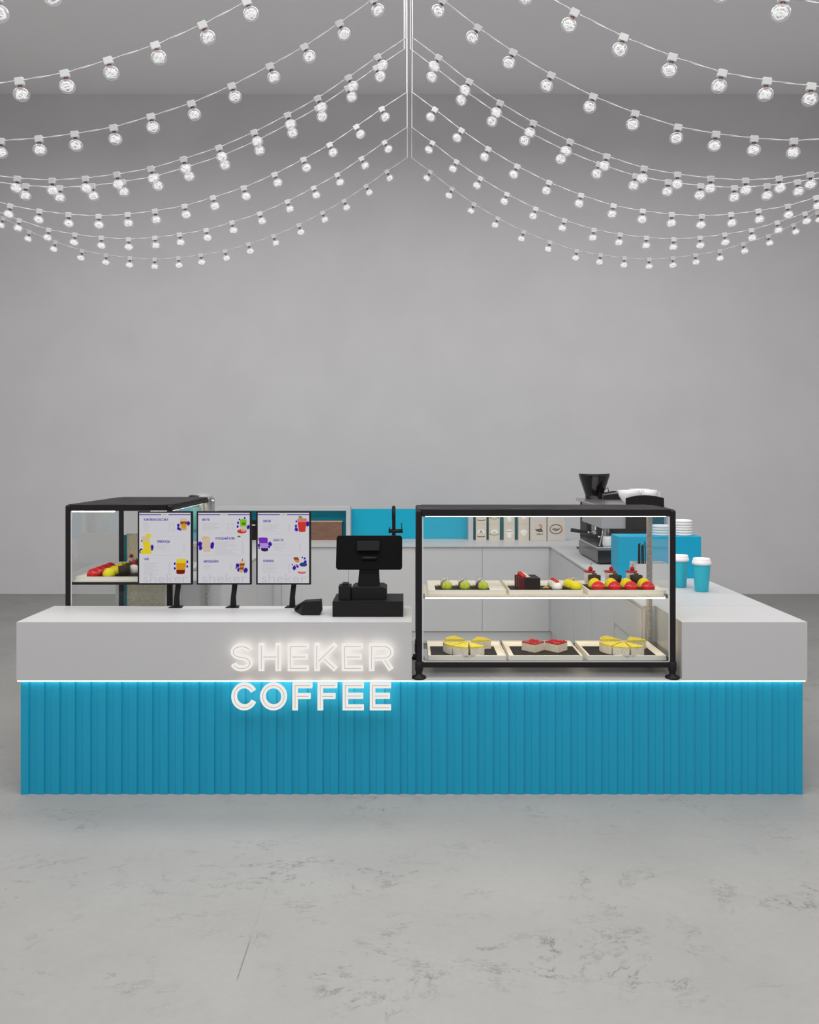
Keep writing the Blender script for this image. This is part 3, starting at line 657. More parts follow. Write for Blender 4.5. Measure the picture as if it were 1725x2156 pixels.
# ------------------------------------------------------------------ menu screens
def blob(mb, cx, cz, r, y, n=9, seed=0, sz=1.0):
    rd = random.Random(seed); pts = []
    for i in range(n * 3):
        a = 2 * PI * i / (n * 3); rr = r * (1 if i % 3 == 0 else .74) * rd.uniform(.75, 1.15)
        pts.append((cx + rr * math.cos(a), cz + rr * math.sin(a) * sz))
    c = len(mb.v); mb.add([(cx, y, cz)] + [(p[0], y, p[1]) for p in pts], [(0, i + 1, (i + 1) % len(pts) + 1) for i in range(len(pts))])
def quad(mb, pts, y): mb.add([(p[0], y, p[1]) for p in pts], [tuple(range(len(pts)))])
def disc(mb, cx, cz, rx, rz, y, a0=0, a1=2 * PI, n=24): quad(mb, [(cx + rx * math.cos(a0 + (a1 - a0) * i / n), cz + rz * math.sin(a0 + (a1 - a0) * i / n)) for i in range(n)], y)
def screen(k, x0p, basep, label, heads, lines, rules, drinks, hdr=True):
    d = 4.535; p = d / F; x0, x1 = PX(x0p, d), PX(x0p + 115.3, d); z1, z0 = PZ(1076.5, d), PZ(1231, d)
    t = thing('menu_screen', label, 'screen', (PX(basep, 4.56), 4.56, T), 'menu screens on the front counter')
    fr = build('frame', MB().box(x0, x1, d, d + .022, z0, z1), M['blackp'], t, bevel=.002)
    b_ = 3.1 * p
    s0x, s1x, s0z, s1z = x0 + b_ * 1.15, x1 - b_ * 1.1, z0 + b_, z1 - b_
    sc = build('display', MB().box(s0x, s1x, d - .0012, d + .001, s0z, s1z), M['scr'], t)
    # coordinates inside the screen: source pixels from its top left
    X = lambda q: s0x + q * p; Z = lambda q: s1z - q * p
    W = (s1x - s0x) / p; y = d - .0016
    if True:
        mb = MB().m(0); mb.box(s0x, s1x, y, y + .0003, Z(5.0), Z(3.1))
        mb.m(1).box(X(W * .43), X(W * .57), y - .0001, y + .0002, Z(5.3), Z(2.9)); mb.m(0)
        put_text(mb, 'SHEKER', X(W / 2), Z(5.0), y - .0003, 2.5 * p, align='CENTER', bold=.00004)
        build('header_band', mb, [M['s_blue'], M['scr']], sc)
    mb = MB()
    for (tx, px, pz_, wid) in heads:
        vs, fs = textmesh(tx, 1.0); wv = max(v[0] for v in vs) - min(v[0] for v in vs); hv = max(v[1] for v in vs)
        sx = wid * p / wv; sy = 5.2 * p / .72
        for off in (0, .35 * p): mb.add([(X(px) + off + v[0] * sx, y - .0001 - off * .01, Z(pz_) + v[1] * sy) for v in vs], fs)
    build('heading_text', mb, M['s_blue'], sc)
    mb = MB()
    rd = random.Random(k)
    for (px, pz_, n, wid, prx) in lines:
        for i in range(n):
            w_ = wid * (rd.uniform(.55, 1.0) if i % 3 else 1); zz = pz_ + i * 2.75
            xx = px
            while xx < px + w_:
                l = rd.uniform(2, 5); quad(mb, [(X(xx), Z(zz)), (X(min(xx + l, px + w_)), Z(zz)), (X(min(xx + l, px + w_)), Z(zz - .85)), (X(xx), Z(zz - .85))], y); xx += l + .6
            for q in prx: quad(mb, [(X(q), Z(zz)), (X(q + 4), Z(zz)), (X(q + 4), Z(zz - .95)), (X(q), Z(zz - .95))], y)
    for (a, b2, z_) in rules: quad(mb, [(X(a), Z(z_)), (X(b2), Z(z_)), (X(b2), Z(z_ - .4)), (X(a), Z(z_ - .4))], y)
    build('price_lines', mb, M['s_line'], sc)
    mb = MB(); vs, fs = textmesh('sheker', 1.0); wv = max(v[0] for v in vs); sx = 96 * p / wv
    mb.add([(X(7) + v[0] * sx, y + .0001, Z(146.5) + v[1] * 26 * p) for v in vs if True], fs)
    zlim = s0z; mb.v = [(v[0], v[1], max(v[2], zlim)) for v in mb.v]
    build('watermark_text', mb, M['s_mark'], sc)
    for dr in drinks:
        kind, cx, cz, w_, h_ = dr[:5]; cols = dr[5]; mb = MB(); mats = [M['s_blue']]
        cl = lambda q: min(max(q, .3), W - .3)
        for j, (ox, oz, r) in enumerate(dr[6]):
            mb.m(0); blob(mb, X(cl(cx + ox)), Z(cz + oz), r * p, y, seed=j + k * 7, sz=1.2); 
        mb.v = [(min(max(v[0], s0x), s1x), v[1], v[2]) for v in mb.v]
        nb = len(cols); tp, bt = w_ / 2, w_ / 2 * dr[7]; lean = dr[8]
        for j, cc in enumerate(cols):
            if M[cc] not in mats: mats.append(M[cc])
            mb.m(mats.index(M[cc])); f0, f1 = j / nb, (j + 1) / nb
            wa = tp + (bt - tp) * f0; wb = tp + (bt - tp) * f1; za = cz - h_ / 2 + h_ * f0; zb2 = cz - h_ / 2 + h_ * f1
            la = lean * (f0 - .5); lb_ = lean * (f1 - .5)
            quad(mb, [(X(cx - wa + la), Z(za)), (X(cx + wa + la), Z(za)), (X(cx + wb + lb_), Z(zb2)), (X(cx - wb + lb_), Z(zb2))], y - .0002 - j * .00002)
        mb.m(mats.index(M[cols[0]])); disc(mb, X(cx - lean / 2), Z(cz - h_ / 2), tp * p, 1.6 * p, y - .0003)
        mb.m(mats.index(M[cols[-1]])); disc(mb, X(cx + lean / 2), Z(cz + h_ / 2), bt * p, 1.6 * p, y - .0003)
        for (cc, ox, oz, rx, rz) in dr[9]:
            if M[cc] not in mats: mats.append(M[cc])
            mb.m(mats.index(M[cc])); disc(mb, X(max(cx + ox, rx + .2)), Z(cz + oz), rx * p, rz * p, y - .0005)
        o = build('drink_picture', mb, mats, sc)
    # stand
    bx = PX(basep, 4.57); tx = PX(basep + 8, 4.57)
    build('stand', MB().box(-.0145, .0145, -.006, .006, 0, 1).xf(Matrix.Identity(4)) and
          MB().prism([(bx - .016, T + .004), (bx + .018, T + .004), (bx + .016, T + .06), (tx + .016, z0 + .10), (tx - .014, z0 + .10), (bx - .013, T + .055)], 'y', d + .023, d + .036), M['blackp'], t, bevel=.002)
    build('stand_base', MB().prism([(bx - .038, d + .0), (bx + .038, d + .0), (bx + .03, d + .062), (bx - .03, d + .062)], 'z', T, T + .005), M['blackp'], t, bevel=.001)
screen(1, 289.8, 372.5, 'left menu screen headed with coffee classics, lemonade and tea',
    [('КОФЕЙНАЯ КЛАССИКА', 9.5, 17, 51), ('ЛИМОНАДЫ', 37, 63, 27), ('ЧАЙ', 9.5, 100, 9.5)],
    [(9.5, 22, 7, 14, (62, 70)), (37, 68, 5, 26, (92,)), (9.5, 106, 10, 32, (62,))],
    [(26, 89, 49.5), (22, 90, 90)],
    [('c', 93.5, 24, 15, 23, ['s_cream', 's_brown', 's_tan', 's_tan'], [(-11, 2, 4), (-11, 9, 4), (10, -2, 5), (-7, 11, 3)], .8, 0, [('s_amber', 1, 3, 4, 5)]),
     ('l', 16, 68, 16, 34, ['s_cream', 's_lemon', 's_lemon', 's_lemon'], [(-12, 12, 6), (-10, -9, 2.6), (11, 4, 5), (10, 8, 4)], .95, 6, [('s_lemon', 3, -20, 7, 4), ('s_lemon', -7, 14, 7, 5)]),
     ('t', 88, 113, 22, 29, ['s_lemon', 's_amber', 's_amber', 's_deep'], [(-13, -6, 3), (-13, 4, 3), (13, -10, 3.2), (13, 0, 2.6)], .78, -2, [('s_deep', -1, 12, 8, 3.5)])])
screen(2, 414, 491.5, 'middle menu screen headed with matcha, cold coffee and milkshakes',
    [('МАТЧА', 8.5, 17, 15), ('ХОЛОДНЫЙ КОФЕ', 36, 56.5, 41), ('МИЛКШЕЙКИ', 11.5, 105, 30)],
    [(8.5, 23, 6, 36, (62, 70)), (36, 62, 10, 42, (92,)), (11.5, 111, 4, 15, (67,))],
    [(12, 92, 42.5), (10, 90, 90)],
    [('m', 95, 25, 14, 20, ['s_green', 's_green', 's_cream'], [(-11, -4, 3), (-12, 4, 3), (11, 5, 5), (3, -14, 2.4), (-8, -11, 2)], .95, 0, [('s_red', -3, 14, 10, 4.5), ('s_cream', 0, 11, 5, 4), ('s_dgreen', -9, 25, 3.4, 1.6), ('s_dgreen', 1, -2, 4, 3)]),
     ('f', 17, 66, 18, 30, ['s_cream', 's_cream', 's_cream'], [(-13, 0, 6), (-12, 8, 5), (13, 0, 5), (12, 5, 5)], .85, 3, [('s_tan', -1.5, -13.5, 6, 1.6), ('s_cream', -1.5, -10, 8.5, 5)]),
     ('i', 92, 113, 11, 22, ['s_cream', 's_brown', 's_orange', 's_brown', 's_tan'], [(-9, -2, 5), (-7, 7, 4), (8, 8, 6), (-12, 3, 2)], .8, -3, [('s_brown', 1, -14, 1, 2.6)])])
screen(3, 539.3, 615.5, 'right menu screen headed with smoothies, bubble tea and novelties',
    [('СМУЗИ', 11, 20, 15.5), ('БАБЛ ТИ', 33, 60, 20), ('НОВИНКИ', 11, 104, 22)],
    [(11, 25, 6, 35, (64,)), (33, 66, 6, 26, (87,)), (11, 109, 7, 30, (64,))],
    [(12, 88, 44.5), (10, 88, 89)],
    [('s', 93.5, 26, 20, 26, ['s_pink', 's_red', 's_red', 's_red'], [(-13, 2, 3.4), (-12, 9, 4.4), (11, -3, 6), (-12, -8, 2.2)], .7, 0, [('s_dgreen', -4, -17, 3.6, 2.2), ('s_green', -1, -16, 2.4, 1.6)]),
     ('b', 13, 66.5, 20, 26, ['s_purple', 's_purple', 's_lilac', 's_lilac', 's_dark'], [(-10, 2, 4), (13, -1, 5), (11, 5, 3), (-10, 8, 2)], .72, 4, [('s_dark', 2, 12, 6.6, 3)]),
     ('n', 82, 99, 11, 8, ['s_brown', 's_orange'], [(-5, 17, 5), (2, 14, 3), (18, 4, 3.6), (17, -3, 2.6), (12, -5, 1.8), (-9, 10, 1.6)], .8, 3,
      [('s_navy', 14, 10, 8, 4.6), ('s_white', 13, 19, 7, 5), ('s_red', 11, 26, 8.4, 3.2), ('s_white', 11, 24, 8.4, 2.6), ('s_red', 0, 11, 3, 1.3)])])

# ------------------------------------------------------------------ till and card reader
ps = thing('cash_drawer', 'wide black cash drawer on the front counter under the till', 'drawer', (PX(774, 4.4), 4.4, T))
dz = T + .083
build('body', MB().box(PX(700, 4.288), PX(849, 4.288), 4.291, 4.54, T, dz), M['blackp'], ps, bevel=.0015)
build('drawer_front', MB().box(PX(701, 4.288), PX(848, 4.288), 4.286, 4.2908, T + .006, dz - .006), M['blackp'], ps, bevel=.001)
pos = thing('till_terminal', 'black touchscreen till seen from behind, on the cash drawer', 'till', (PX(777, 4.4), 4.4, dz))
d = 4.40
hexa = [(740, 1262), (740, 1238.5), (747, 1235), (806, 1235), (814, 1239), (814, 1262)]
build('base', MB().prism([(PX(a, 4.36), max(PZ(b_, 4.36), dz)) for a, b_ in hexa], 'y', 4.345, 4.50), M['blackp'], pos, bevel=.003)
build('neck', MB().prism([(PX(753, d), PZ(1238, d)), (PX(800, d), PZ(1238, d)), (PX(797, d), PZ(1176, d)), (PX(759, d), PZ(1176, d))], 'y', d - .005, d + .03), M['blackp'], pos, bevel=.004)
def rrect(hx, hz, r, n=6):
    out = []
    for sx_, sz_, a0 in ((1, 1, 0), (-1, 1, 90), (-1, -1, 180), (1, -1, 270)):
        for i in range(n + 1):
            a = math.radians(a0 + 90 * i / n); out.append((sx_ * (hx - r) + r * math.cos(a), sz_ * (hz - r) + r * math.sin(a)))
    return out
mon = MB().prism(rrect(.182, .094, .016), 'y', -.009, .009)
mo = build('monitor', mon.xf(Matrix.Translation((PX(777, 4.36), 4.40, PZ(1163.5, 4.40))) @ Matrix.Rotation(math.radians(-14), 4, 'X')), mat('till_shell', (.003, .003, .003), .45, spec=.1), pos)
bv = mo.modifiers.new('bevel', 'BEVEL'); bv.width = .003; bv.segments = 2; bv.limit_method = 'ANGLE'
build('rear_cover', MB().box(-.062, .062, -.014, 0, -.026, .028).xf(Matrix.Translation((PX(775.5, 4.37), 4.385, PZ(1151, 4.37))) @ Matrix.Rotation(math.radians(-14), 4, 'X')), M['greyplastic'] if False else mat('dark_grey_cover', (.010, .0095, .0105), .6, spec=.2), pos, bevel=.003)
build('hinge', MB().sh(True).tube([(PX(762, 4.375), 4.375, PZ(1175, 4.375)), (PX(794, 4.375), 4.375, PZ(1175, 4.375))], .008, 10), M['blackp'], pos)
rp = thing('receipt_printer', 'small black receipt printer on the cash drawer left of the till', 'printer', (PX(727, 4.36), 4.36, dz))
build('body', MB().box(PX(713, 4.33), PX(738.5, 4.33), 4.325, 4.41, dz, dz + .078), M['blackp'], rp, bevel=.003)
build('lid', MB().box(PX(720.5, 4.34), PX(733.5, 4.34), 4.335, 4.40, dz + .078, dz + .089), M['blackp'], rp, bevel=.002)
cr = thing('card_reader', 'small black card reader lying on the counter left of the cash drawer', 'card reader', (PX(650, 4.37), 4.37, T))
X = lambda p_: PX(p_, 4.34)
pz2 = lambda q: PZ(q, 4.34)
build('body', MB().prism([(X(634), T + .002), (X(673), T + .002), (X(677.5), T + .018), (X(675.5), pz2(1264)), (X(640), pz2(1266.5)), (X(635.5), pz2(1286))], 'y', 4.33, 4.40), M['blackp'], cr, bevel=.003)
mb = MB(); mb.add([(X(640), 4.331, pz2(1266.5)), (X(640), 4.399, pz2(1267)), (X(612), 4.45, T + .022), (X(616), 4.43, T + .004), (X(634), 4.34, T + .002), (X(620), 4.39, T + .03)],
       [(0, 1, 2, 5), (0, 5, 3, 4), (5, 2, 3), (1, 2, 3, 4), (0, 4, 1)])
build('keypad', mb, M['blackp'], cr)

# ------------------------------------------------------------------ right counter: cups, boxes, coffee machine
def paper_cup(x, y, label):
    t = thing('paper_cup', label, 'cup', (x, y, T), 'blue takeaway cups on the right counter')
    build('cup', MB().sh(True).lathe((x, y, T), [(.040, 0), (.042, .004), (.0535, .172), (.0535, .176)], 32), M['cupblue'], t)
    build('lid', MB().sh(True).lathe((x, y, T + .172), [(.0555, 0), (.0595, .004), (.0600, .016), (.0565, .022), (.0545, .026), (.0535, .036), (.0515, .040), (.0490, .040), (.047, .034), (0, .034)], 32), M['lid'], t)
paper_cup(PX(1477.7, 5.10), 5.10, 'blue paper cup with white lid, nearer and right of the two')
paper_cup(PX(1431.5, 5.27), 5.27, 'blue paper cup with white lid, half hidden by the display case post')
bx0, bx1 = PX(1302, 5.64), PX(1477, 5.64); bz = PZ(1129.5, 5.64)
bb = thing('blue_box', 'large bright blue box standing across the right counter behind the cups', 'box', ((bx0 + bx1) / 2, 5.7, T))
build('body', MB().box(bx0, bx1, 5.64, 5.84, T, bz), M['bluecard'], bb, bevel=.002)
for k, (xa, n) in enumerate(((1392, 4), (1438, 6))):
    x = PX(xa, 5.72); r = .066
    for j in range(n):
        z = bz + j * .0185
        o = build('stacked_lid', MB().sh(True).lathe((x, 5.72, z), [(r * .9, 0), (r, .004), (r, .014), (r * .93, .019), (r * .86, .019), (r * .84, .016), (0, .016)], 28), M['lid'], loc=(x, 5.72, z))
        tag(o, 'white cup lid, ' + ['bottom', 'second', 'third', 'fourth', 'fifth', 'topmost'][j if (j < n - 1) else 5] + ' of the ' + ['shorter left', 'taller right'][k] + ' stack on the blue box', 'lid', 'white lids stacked on the blue box')
og = thing('straw_holder', 'white open box holding black straws in front of the blue box', 'holder', (PX(1375, 5.25), 5.3, T))
ox0, ox1 = PX(1339, 5.25), PX(1408, 5.25); oz = PZ(1187.5, 5.25)
build('box', MB().box(ox0, ox1, 5.25, 5.256, T, oz).box(ox0, ox1, 5.39, 5.396, T, oz).box(ox0, ox0 + .006, 5.256, 5.39, T, oz).box(ox1 - .006, ox1, 5.256, 5.39, T, oz).box(ox0 + .006, ox1 - .006, 5.256, 5.39, T, T + .006), M['white'], og)
rd = random.Random(3)
for i in range(9):
    x = PX(1345 + i * 1.5, 5.32); y = 5.28 + .09 * rd.random(); zt = PZ(1140 + rd.uniform(0, 9), 5.32); ln = rd.uniform(-.008, .008)
    o = build('straw', MB().tube([(x + ln, y, T + .0065), (x, y, zt)], .0032, 8), M['blackp'], loc=(x + ln, y, T + .0065))
    tag(o, 'thin black straw standing in the white holder before the blue box', 'straw', 'black straws in the white holder')

mx0, mx1, my0, my1, mzt = 1.50, 2.05, 6.34, 7.06, PZ(1062.5, 6.34)
cm = thing('espresso_machine', 'black and steel espresso machine on the right counter with cups on top', 'coffee machine', ((mx0 + mx1) / 2, 6.7, T))
build('drip_base', MB().box(mx0, mx1, my0, my1, T + .012, 1.035), M['blackg'], cm, bevel=.006)
build('drip_tray', MB().box(mx0 + .005, mx1 - .28, my0 + .01, my1 - .01, 1.035, 1.05), M['steel'], cm, bevel=.002)
build('back_body', MB().box(mx1 - .27, mx1, my0, my1, 1.035, 1.20), M['blackp'], cm, bevel=.004)
build('head_body', MB().box(mx0 + .03, mx1, my0, my1, 1.20, mzt - .012), M['greyplastic'], cm, bevel=.006)
build('cup_tray', MB().box(mx0, mx1 - .02, my0, my1, mzt - .012, mzt), M['steel'], cm, bevel=.002)
build('side_crest', MB().prism([(PX(1317.5, 6.34), 1.20), (PX(1397, 6.34), 1.20), (PX(1397, 6.34), PZ(1048.5, 6.34))] +
      [(PX(1317.5 + 79.5 * (1 - i / 12), 6.34), PZ(1048.5 - 6.0 * math.sin(PI * (i / 12)) ** .9, 6.34)) for i in range(1, 12)] + [(PX(1317.5, 6.34), PZ(1049, 6.34))], 'y', 6.322, 6.339), M['black'], cm)
build('side_crest', MB().prism([(PX(1317.5, 6.34), 1.20), (PX(1397, 6.34), 1.20), (PX(1397, 6.34), 1.43), (PX(1357, 6.34), 1.45), (PX(1317.5, 6.34), 1.43)], 'y', my1 + .001, my1 + .018), M['black'], cm)
for fy in (my0 + .05, my1 - .05):
    for fx_ in (mx0 + .05, mx1 - .05): build('machine_foot', MB().lathe((fx_, fy, T), [(.02, 0), (.02, .0125)], 14), M['blackp'], cm)
for y in (6.50, 6.88):
    g = build('group_head', MB().sh(True).lathe((mx0 + .11, y, 1.135), [(.030, 0), (.036, .01), (.036, .05), (.045, .066)], 24), M['steel'], cm)
    pf = build('portafilter', MB().sh(True).lathe((mx0 + .11, y, 1.10), [(.018, 0), (.034, .012), (.036, .035)], 20).tube([(mx0 + .08, y, 1.118), (mx0 + .03, y, 1.122)], .008, 10), M['steel'], cm)
    build('handle', MB().sh(True).tube([(mx0 + .035, y, 1.122), (mx0 - .02, y - .02, 1.13), (mx0 - .11, y - .05, 1.145)], [.010, .015, .017], 12), M['blackp'], pf)
build('steam_wand', MB().sh(True).tube([(mx0 + .05, 6.38, 1.20), (mx0 + .045, 6.38, 1.15), (mx0 + .02, 6.375, 1.06)], .006, 8), M['steel'], cm)
x, y = mx0 + .10, 6.42
pj = thing('milk_jug', 'white milk jug standing on the espresso machine drip tray', 'jug', (x, y, 1.05))
build('body', MB().sh(True).lathe((x, y, 1.0505), [(.036, 0), (.045, .02), (.042, .06), (.036, .085), (.034, .085), (.040, .02), (0, .006)], 24), M['ceramic'], pj)
build('handle', MB().sh(True).tube([(x + .04, y, 1.12), (x + .07, y, 1.11), (x + .07, y, 1.08), (x + .044, y, 1.07)], .005, 8), M['ceramic'], pj)
# cups on machine
def china(x, y, z, r, label):
    t = thing('coffee_cup', label, 'cup', (x, y, z), 'white cups on top of the espresso machine')
    build('bowl', MB().sh(True).lathe((x, y, z), [(r * .42, 0), (r * .45, .006), (r * .62, .02), (r * .9, .06), (r, .105), (r * .97, .105), (r * .86, .06), (r * .5, .018), (0, .012)], 30), M['ceramic'], t)
    build('handle', MB().sh(True).tube([(x + r * .92, y, z + .09), (x + r * 1.28, y, z + .082), (x + r * 1.25, y, z + .045), (x + r * .82, y, z + .038)], .006, 8), M['ceramic'], t)
mzt += .0005
china(PX(1324, 6.55), 6.55, mzt, .088, 'white china cup on the espresso machine, leftmost and nearest')
china(PX(1349, 6.75), 6.78, mzt, .090, 'white china cup on the espresso machine, middle one with handle')
china(PX(1367, 6.6), 6.60, mzt, .066, 'white china cup on the espresso machine, rightmost one with handle')
# grinder behind
gx, gy = PX(1251.5, 7.33), 7.33
gr = thing('coffee_grinder', 'coffee grinder with big black funnel hopper beyond the espresso machine', 'grinder', (gx, gy, T))
build('body', MB().box(gx - .10, gx + .12, gy - .14, gy + .14, T + .01, 1.36), M['blackp'], gr, bevel=.01)
build('foot_plate', MB().box(gx - .13, gx + .13, gy - .16, gy + .16, T, T + .012), M['blackp'], gr)
build('top_plate', MB().box(gx - .135, gx + .30, gy - .16, gy + .16, 1.36, 1.386), M['steel'], gr, bevel=.002)
build('hopper', MB().sh(True).lathe((gx, gy, 1.386), [(.080, 0), (.080, .03), (.138, .205), (.141, .222), (.136, .228)], 40), M['blackg'], gr)
build('hopper_lid', MB().sh(True).lathe((gx, gy, 1.615), [(.141, 0), (.142, .004), (.12, .010), (.06, .015), (0, .016)], 40), M['greyplastic'], gr)
build('clip', MB().tube([(gx + .10, gy, 1.47), (gx + .125, gy, 1.49), (gx + .135, gy, 1.44)], .004, 6), M['black'], gr)
build('rear_hood', MB().prism([(PX(1273, 7.2), 1.387), (PX(1308, 7.2), 1.387), (PX(1300, 7.2), PZ(1035, 7.2)), (PX(1273, 7.2), PZ(1039.5, 7.2))], 'y', 7.19, 7.30), M['greyplastic'], gr)
build('rear_hood_trim', MB().prism([(PX(1273, 7.2), PZ(1039.5, 7.2)), (PX(1298, 7.2), PZ(1035, 7.2)), (PX(1298, 7.2), PZ(1034.3, 7.2)), (PX(1273, 7.2), PZ(1038.6, 7.2))], 'y', 7.185, 7.305), M['black'], gr)

# ------------------------------------------------------------------ drink dispenser behind the left display case
jx, jy = PX(421, 6.15), 6.15
jd = thing('drink_dispenser', 'two-tank cold drink dispenser with grey lid behind the left display case', 'dispenser', (jx, jy, T))
build('base', MB().box(jx - .17, jx + .09, jy - .16, jy + .16, T, 1.13), M['greyplastic'], jd, bevel=.01)
build('tank', MB().sh(True).lathe((jx - .08, jy, 1.13), [(.07, 0), (.075, .02), (.075, .30), (.07, .31)], 24), M['bluejuice'], jd)
build('tank', MB().sh(True).lathe((PX(410, 6.15), jy - .02, 1.21), [(.05, 0), (.055, .02), (.055, .17), (.04, .18)], 24), M['greenjuice'], jd)
build('lid', MB().sh(True).lathe((PX(424, 6.15), jy, PZ(1044.5, 6.15) - .03), [(.07, 0), (.092, .012), (.092, .03), (.07, .045), (0, .052)], 28, sx=.92), M['greyplastic'], jd)
build('lid_rim', MB().sh(True).lathe((PX(418, 6.15), jy - .02, PZ(1044.5, 6.15) - .012), [(.055, 0), (.078, .008), (.075, .018), (.05, .024)], 28, sx=.9), M['blackg'], jd)
build('tap', MB().sh(True).tube([(PX(444, 6.1), jy - .05, PZ(1053, 6.1)), (PX(450, 6.1), jy - .05, PZ(1056, 6.1)), (PX(447, 6.1), jy - .05, PZ(1062, 6.1))], [.012, .016, .006], 10), M['steel'], jd)
build('column', MB().box(jx + .02, jx + .09, jy + .02, jy + .10, 1.13, PZ(1044, 6.15) - .02), M['greyplastic'], jd)

# ------------------------------------------------------------------ string lights
UNIT = 8.3 / F                      # one string-1 pixel in metres
ZA = H + (HY - 332) * UNIT
PROF = [(0, 0), (40, 30), (86, 66), (132, 98), (182, 128), (237, 156), (292, 178), (348, 196), (398, 205), (448, 211), (500, 214), (550, 211), (597, 205), (648, 196.5), (697, 182), (750, 165), (803, 142), (853, 116), (898, 91), (944, 60), (988, 29), (1032, 0)]
# socket template
sock = MB().box(-.0255, .0255, -.013, .013, -.028, .016)
fm = MB().sh(False)
rd = random.Random(11)
for w in range(9):
    ph = rd.uniform(0, 6.28); tilt = rd.uniform(.2, 1.3); pts = []
    for i in range(15):
        a = 2 * PI * i / 15; q = Vector((math.cos(a), math.sin(a), 0)) * rd.uniform(.022, .036)
        q = Matrix.Rotation(tilt, 3, 'X') @ q; q = Matrix.Rotation(ph, 3, 'Z') @ q
        pts.append((q.x, q.y, q.z * .82 - .077))
    fm.tube(pts, .0014, 4, closed=True)
gl = MB().sh(True)
gl.lathe((0, 0, -.077), [(0, -.0365)] + [(.0445 * math.cos(a), .0365 * math.sin(a)) for a in [(-PI / 2) + PI * k / 14 for k in range(1, 12)]] + [(.0095, .0385)], 18)
cap = MB().sh(True).lathe((0, 0, -.047), [(.006, 0), (.0105, .003), (.0115, .020)], 10)
T_s = build('tmp_socket', sock, M['socket'], loc=(0, 0, 0), bevel=.004)
T_g = build('tmp_bulb', gl, M['bulbglass'], loc=(0, 0, 0))
T_f = build('tmp_fil', fm, M['fil'], loc=(0, 0, 0))
T_c = build('tmp_cap', cap, M['copper'], loc=(0, 0, 0))
meshes = [o.data for o in (T_s, T_g, T_f, T_c)]
for o in (T_s, T_g, T_f, T_c): bpy.data.objects.remove(o)
for me_, nm in zip(meshes, ('socket', 'bulb', 'filament', 'cap')): me_.name = nm
def bez(mb, us, zs, y, sgn_phase):
    # two strands twisted round each other
    pass
STR = [(1.0, 0), (1.1025, 0), (1.220, 0), (1.3650, -.016), (1.403, 0), (1.605, 0), (1.870, 0), (2.240, 0)]
NTH = ['farthest', 'second farthest', 'third farthest', 'fourth farthest', 'fifth farthest', 'third nearest', 'second nearest', 'nearest']
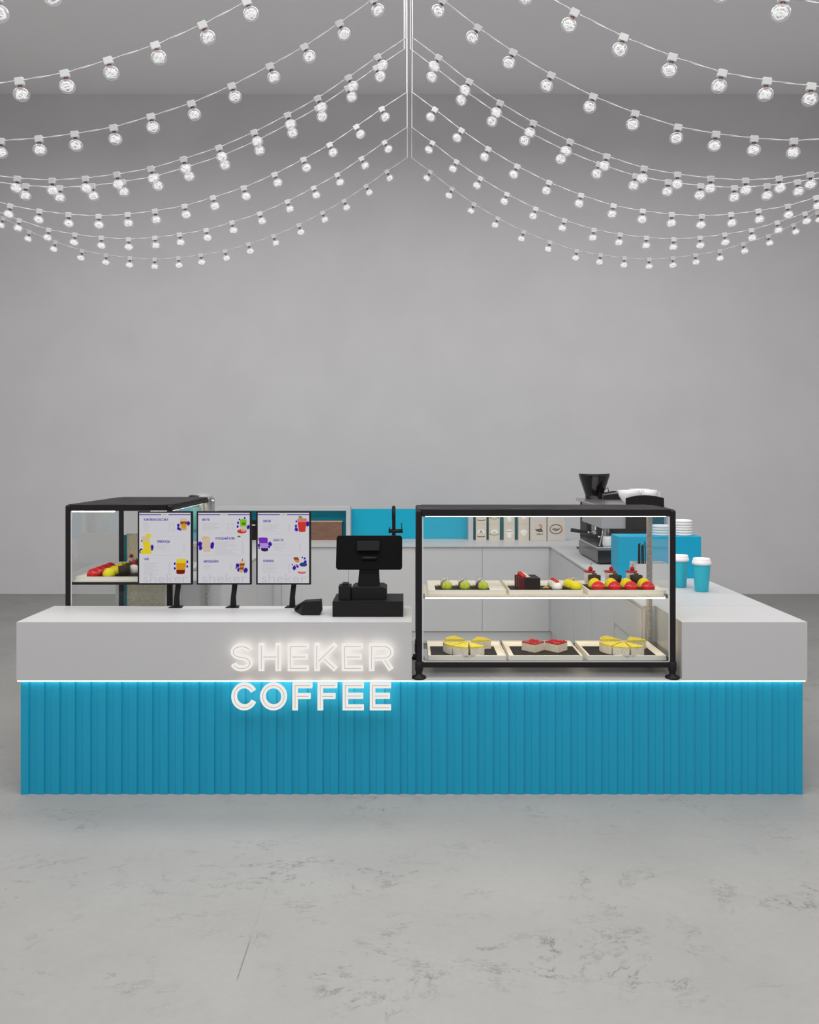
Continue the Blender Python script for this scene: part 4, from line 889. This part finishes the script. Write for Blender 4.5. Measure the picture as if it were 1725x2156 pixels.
for k, (sc_, dxo) in enumerate(STR):
    y = 8.3 / sc_
    for side_ in (-1, 1):
        ox = .022 if side_ > 0 else -1032 * UNIT - .022 + .0
        ox += dxo
        # right string starts at the middle; left string is the same string shifted to end at the middle
        t = thing('string_light', 'white festoon string with clear globe bulbs on the ' + ('right' if side_ > 0 else 'left') + ' side, ' + NTH[k] + ' of eight', 'string lights', (ox, y, ZA), 'festoon strings hanging from the ceiling')
        P = [Vector((ox + a * UNIT, y, ZA - b_ * UNIT)) for a, b_ in PROF]
        S = [P[0] + (P[0] - P[0])]
        mb = MB().sh(True)
        for st in (0, 1):
            pts = []
            for top in (CZ - .001,): pts.append((P[0].x + (st * .005 - .0025), y + .002 * st, top))
            for i in range(len(P) - 1):
                nseg = 8; a, b_ = P[i], P[i + 1]; tn = (b_ - a).normalized(); nn = Vector((-tn.z, 0, tn.x))
                for j in range(nseg):
                    f = j / nseg; th = f * PI * 2 + st * PI; p = a.lerp(b_, f)
                    amp = .0024 if 0 < i < len(P) - 2 else .0015
                    pts.append(tuple(p + nn * math.cos(th) * amp + Vector((0, 1, 0)) * math.sin(th) * amp))
            for top in (ZA, CZ - .001,): pts.append((P[-1].x + (st * .005 - .0025), y + .002 * st, top))
            mb.tube(pts, .0028, 5)
        build('cord', mb, M['cord'], t)
        for i in range(1, len(P) - 1):
            tn = (P[i + 1] - P[i - 1]).normalized(); ang = math.atan2(tn.z, tn.x) * .80
            loc = P[i] - Vector((ox, y, ZA)); yaw = random.uniform(0, 6.28)
            so = bpy.data.objects.new('socket', meshes[0]); COL.objects.link(so); so.parent = t; so.location = loc
            so.rotation_euler = (random.uniform(-.08, .08), -ang + random.uniform(-.06, .06), 0)
            bv = so.modifiers.new('bevel', 'BEVEL'); bv.width = .005; bv.segments = 2
            bu = bpy.data.objects.new('bulb', meshes[1]); COL.objects.link(bu); bu.parent = t; bu.location = loc; bu.rotation_euler = so.rotation_euler
            for mm, nm in ((2, 'filament'), (3, 'screw_cap')):
                f_ = bpy.data.objects.new(nm, meshes[mm]); COL.objects.link(f_); f_.parent = bu
                f_.rotation_euler = (0, 0, yaw)

# ------------------------------------------------------------------ lights (overhead softboxes out of view, plus added fills)
def area(name, loc, sx, sy, power, col=(1, 1, 1), rot=(0, 0, 0)):
    l = bpy.data.lights.new(name, 'AREA'); l.shape = 'RECTANGLE'; l.size = sx; l.size_y = sy; l.energy = power; l.color = col
    o = bpy.data.objects.new(name, l); COL.objects.link(o); o.location = loc; o.rotation_euler = rot; return o
area('unseen_overhead_lamp', (0, 1.3, 5.8), 8.4, 4.6, 400, (1, .99, .985))
area('unseen_overhead_lamp', (0, 6.0, 5.8), 9.6, 1.3, 175, (1, .995, .99))  # narrow lamp added out of view to brighten the back wall
area('front_fill', (0, FY + .1, 1.9), 9.0, 3.0, 18, (.985, .99, 1), (math.radians(90), 0, 0))  # added fill light behind the camera; the front wall has no window
w = bpy.data.worlds.new('world'); scene.world = w; w.use_nodes = True
w.node_tree.nodes['Background'].inputs[0].default_value = (.5, .5, .5, 1); w.node_tree.nodes['Background'].inputs[1].default_value = .3

# ------------------------------------------------------------------ camera
cam = bpy.data.cameras.new('camera'); co = bpy.data.objects.new('camera', cam); COL.objects.link(co)
co.location = (0, 0, H); co.rotation_euler = (PI / 2, 0, 0)
cam.sensor_fit = 'HORIZONTAL'; cam.sensor_width = 36; cam.lens = 36 * F / 1725.0; cam.shift_y = -(1078 - HY) / 1725.0
cam.clip_end = 60
scene.camera = co
for o in bpy.data.objects:
    if '_w' in o: del o['_w']
vs_ = scene.view_settings; vs_.view_transform = 'Standard'; vs_.look = 'None'; vs_.gamma = 1; vs_.use_curve_mapping = False; vs_.exposure = 0.13
scene.cycles.transparent_max_bounces = 24; scene.cycles.max_bounces = 10; scene.cycles.diffuse_bounces = 6
